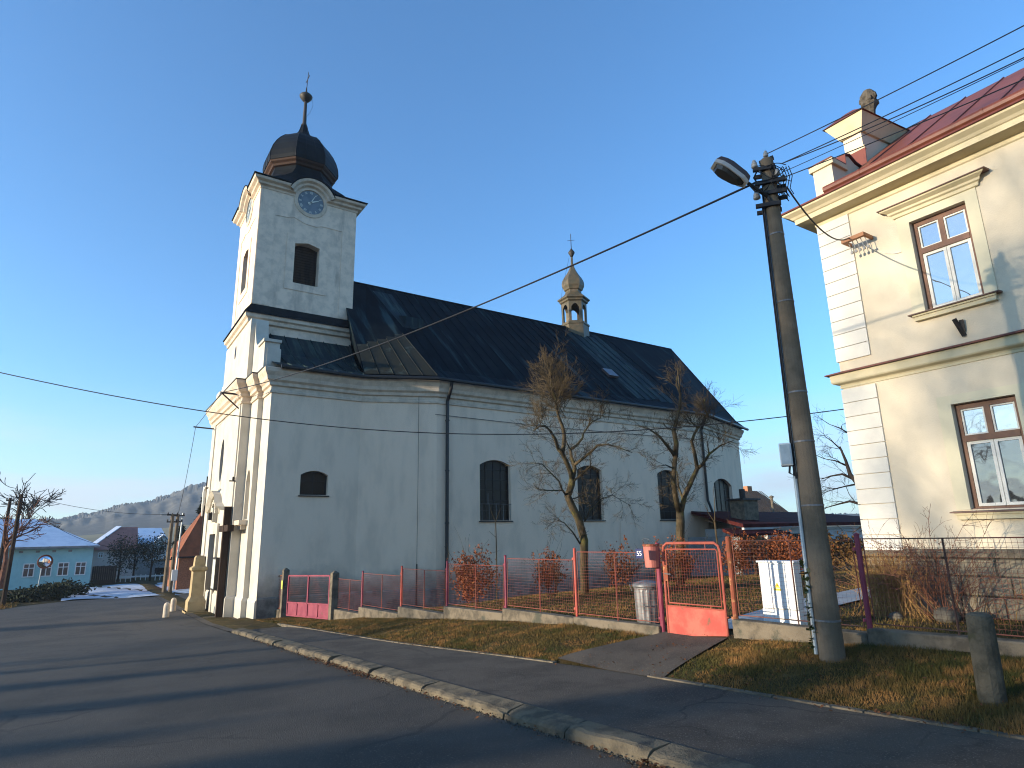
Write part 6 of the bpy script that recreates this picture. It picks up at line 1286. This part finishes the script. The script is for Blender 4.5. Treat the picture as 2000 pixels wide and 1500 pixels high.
# ------------------------------------------------------------------ hills all round, in bands: field below, woodland above
tabp = [(-3000, 1020), (-400, 1014), (100, 1014), (135, 1010), (168, 1004), (200, 997), (216, 989), (235, 983), (288, 977), (324, 966), (360, 950), (403, 941), (470, 932), (600, 930), (900, 960), (1300, 1000), (1500, 1020), (1560, 1022), (1620, 1008), (1680, 1003), (1760, 1006), (2000, 1015), (4000, 1010)]
hv = MB(); nseg = 1500; rows = [(300, 0.0), (380, .08), (450, .20), (480, .34), (510, .45), (545, .57), (580, .69), (620, .82), (660, .93), (700, 1.0), (760, .96)]
rng = random.Random(90); grid = []
def hill_pt(px, D, f, k):
    d = ray(px, 1046-.0213*(px-1000)); h = Vector((d.x, d.y, 0)); L = h.length; h.normalize(); yt = lerp(tabp, px); dt = ray(px, yt); z = 700*dt.z/math.hypot(dt.x, dt.y)
    if f > .5: z *= f; z += (rng.uniform(-.8, 1.1) if f > .9 else 0)+1.1*math.sin(px*.031+D*.05)+.8*math.sin(px*.083+D*.11)+.5*math.sin(px*.21+D*.37)
    else: z *= f
    return EYEP+h*D+Vector((0, 0, z-(3.4 if f == 0 else 0)))
pxs = list(np.linspace(-700, 2700, nseg))
for k, (D, f) in enumerate(rows):
    for px in pxs: grid.append(hill_pt(px, D, f, k))
hv.v = [tuple(p) for p in grid]
for k in range(len(rows)-1):
    for i in range(nseg-1): hv.f.append([k*nseg+i, k*nseg+i+1, (k+1)*nseg+i+1, (k+1)*nseg+i]); hv.m.append(0 if k < 2 else 1)
tag(hv.build('hills', [M['field'], M['hill']]), kind='structure')

# ------------------------------------------------------------------ trees across the street: they shade the road, the lawn and the yellow house
def shade_tree(x, y, h, seed, lab, r=.32): return bare('street_tree', (x, y, sy(y)), h, seed, lab, 'darkbark', 3, 'trees across the street', r, 4, .8, minr=.014)
s0 = shade_tree(-33, 10.6, 16, 101, 'tall bare tree across the street, behind the viewer to the left')
for x, y, rz, sc, lab in ((-38, 8.0, 2.1, .95, 'tall bare tree across the street, second of the row'), (-30, 22.5, 1.2, .62, 'shorter bare tree across the street, third of the row'), (-41, 14.2, 5.2, .98, 'tallest bare tree across the street, at the back of the row'), (-46, 15.6, 3.9, .95, 'bare tree across the street, farthest back'), (-27, 7.0, 3.1, .9, 'bare tree across the street, last of the row')):
    c = copy_tree(s0); c.location = (x, y, sy(y)); c.rotation_euler = (0, 0, rz); c.scale = (sc, sc, sc); c['label'] = lab
conifer('street_spruce', (-42, 38.5, sy(38.5)), 7.2, 2.4, 2600, 114, 'low spruce across the street opposite the church', 'needle', 'trees across the street', s=.30, trunk=.2)
rng = random.Random(140); y = 3.0; lab_ = ('first', 'second', 'third', 'fourth', 'fifth', 'sixth', 'seventh', 'eighth', 'ninth', 'tenth', 'eleventh', 'twelfth')
for k in range(10):  # unseen evergreens added, heights and gaps set to streak the road with shade
    conifer('shade_shrub', (-30+rng.uniform(-1.5, 1.5), y, sy(y)), rng.uniform(4.2, 5.4)+max(0, 1.5-.25*abs(y-8.5)), rng.uniform(.9, 1.35), 900, 150+k, 'unseen columnar shrub added across the street to shade the road, %s counted from behind the viewer' % lab_[k], 'needle', 'added shade shrubs across the street', taper=.55, s=.22, trunk=.1, skirt=.02); y += rng.uniform(1.6, 2.9)
hb = MB(); rng = random.Random(160)  # unseen hedge added to merge the shade stripes on the road
for k in range(30): leafcloud(hb, (-31.5+rng.uniform(-.15, .15), 1.5+.75*k, sy(1.5+.75*k)+1.9), (.7, .8, 1.9), 330, .20, rng)
solo(hb, 'shade_hedge', M['needle'], 'long tall unseen hedge added across the street to shade the road', 'hedge', (-31.5, 12, sy(12)))
b = Vector((-38, 11.3, sy(11.3))); t = thing('shade_pine', 'unseen pine added across the street to shade the yellow house', 'tree', b); m = MB(); m.tube([b, b+Vector((.3, .2, 6)), b+Vector((.1, -.2, 12.5))], [.3, .24, .12], 8); m.build('trunk', M['darkbark'], t)  # unseen pine added, crown placed to shade the right of the house
m = MB(); leafcloud(m, b+Vector((0, .3, 12.2)), (2.0, 2.6, 2.4), 1000, .22, random.Random(7)); m.build('crown', M['needle'], t)

# ------------------------------------------------------------------ grass, leaves and litter
def blades(name, n, area, hmin, hmax, seed, w=.006, keep=None, lift=0):
    rs = np.random.RandomState(seed); vs = np.zeros((n*3, 3)); k = 0
    while k < n:
        x, y = area(rs)
        if keep and not keep(x, y, rs): continue
        z = G(x, y)+lift; h = rs.uniform(hmin, hmax)*(.7+.55*math.sin(x*2.3+1.3*math.sin(y*1.7))*math.sin(y*2.9+x)+.35*rs.rand()); a = rs.uniform(0, 6.283); l = rs.uniform(.1, .9)*h; b = rs.uniform(0, 6.283)
        vs[3*k] = (x+w*math.cos(a), y+w*math.sin(a), z-.01); vs[3*k+1] = (x-w*math.cos(a), y-w*math.sin(a), z-.01); vs[3*k+2] = (x+l*math.cos(b), y+l*math.sin(b), z+h); k += 1
    me = bpy.data.meshes.new(name); me.vertices.add(n*3); me.vertices.foreach_set('co', vs.ravel()); me.loops.add(n*3); me.loops.foreach_set('vertex_index', np.arange(n*3, dtype=np.int32)); me.polygons.add(n); me.polygons.foreach_set('loop_start', np.arange(0, n*3, 3, dtype=np.int32)); me.update(calc_edges=True)
    me.materials.append(M['blade']); o = bpy.data.objects.new(name, me); COL.objects.link(o); return tag(o, kind='stuff')
def a_lawn(rs): y = 1.0+23.5*rs.rand()**1.7; x0 = xp(y)+.04-.09*rs.rand()**3; return x0+(xf(y)-.1-x0)*rs.rand(), y
def k_lawn(x, y, rs):
    t = (x-6.42)/1.94; y0 = 6.15+.45*t; y1 = 8.35-.5*t; return not (y0-.04 < y < y1+.04)
blades('lawn_grass', 190000, a_lawn, .018, .060, 1, .0042, k_lawn)
def a_yard(rs): y = 2+21.8*rs.rand(); return xf(y)+.15+(22*rs.rand()**1.6), y
def k_yard(x, y, rs):
    if x > 12.7 and y < 6.9: return False
    lo = np.interp(x, [8.9, 9.85, 12, 14, 18, 24, 30], [6.7, 6.55, 7.2, 7.7, 8.6, 9.6, 10.2]); hi = np.interp(x, [8.9, 9.85, 12, 14, 18, 24, 30], [7.8, 7.75, 8.3, 8.9, 9.8, 10.9, 11.6]); return not (lo < y < hi)
blades('churchyard_grass', 90000, a_yard, .025, .08, 2, .007, k_yard)
def a_verge(rs): return -9+6.5*rs.rand(), 38+9*rs.rand()
blades('verge_grass', 6000, a_verge, .04, .14, 3, .02, lambda x, y, rs: y > road_edge(x)+.1)
lm_ = MB(); rng = random.Random(120)
for k in range(1100):
    y = rng.uniform(1.5, 14); x = xp(y)+(xf(y)-xp(y))*rng.random(); z = G(x, y)+.02+.035*rng.random(); a = rng.uniform(0, 6.28); q_ = rng.uniform(.010, .026); d = Vector((math.cos(a), math.sin(a), rng.uniform(-.6, .6)))*q_; e = Vector((-math.sin(a), math.cos(a), rng.uniform(-.6, .6)))*q_*.6; p = Vector((x, y, z)); lm_.quad(p-d, p-e, p+d, p+e)
for k in range(1500):
    y = rng.choice([rng.uniform(2.6, 4.2), rng.uniform(9.5, 13), rng.uniform(2, 18)]); x = 4.06-abs(rng.gauss(0, .10)); z = sy(y)+.012+rng.random()*.03
    if rng.random() < .25: x = xp(y)+rng.gauss(.05, .12); z = sy(y)+.13
    a = rng.uniform(0, 6.28); s = rng.uniform(.012, .03); d = Vector((math.cos(a), math.sin(a), rng.uniform(-.5, .5)))*s; e = Vector((-math.sin(a), math.cos(a), rng.uniform(-.5, .5)))*s*.6; p = Vector((x, y, z)); lm_.quad(p-d, p-e, p+d, p+e)
tag(lm_.build('fallen_leaves', M['deadleaf']), kind='stuff')
dm_ = MB(); rng = random.Random(130)             # crumbled grit and tufts in the gutter along the kerb
for k in range(1500):
    y = rng.uniform(1.5, 20); x = 4.07-abs(rng.gauss(0, .07)); z = sy(y)+.003; s = rng.uniform(.005, .016); p = Vector((x, y, z)); dm_.add([p+Vector((s, 0, 0)), p+Vector((-s*.6, s*.8, 0)), p+Vector((-s*.5, -s*.8, 0)), p+Vector((0, 0, s))], [(0, 1, 3), (1, 2, 3), (2, 0, 3)])
tag(dm_.build('gutter_grit', M['mortar']), kind='stuff')

# ------------------------------------------------------------------ winter haze: one even box of air round everything
hz = MB(); hz.box((-1000, -700, -8), (1400, 1500, 112))
vm = bpy.data.materials.new('winter_haze'); vm.use_nodes = True; vn = vm.node_tree; vn.nodes.remove(vn.nodes['Principled BSDF']); pv = vn.nodes.new('ShaderNodeVolumePrincipled')
pv.inputs['Color'].default_value = (.72, .86, 1, 1); pv.inputs['Density'].default_value = HAZE; pv.inputs['Anisotropy'].default_value = .3
vn.links.new(pv.outputs[0], vn.nodes['Material Output'].inputs['Volume'])
tag(hz.build('haze', vm), kind='stuff')
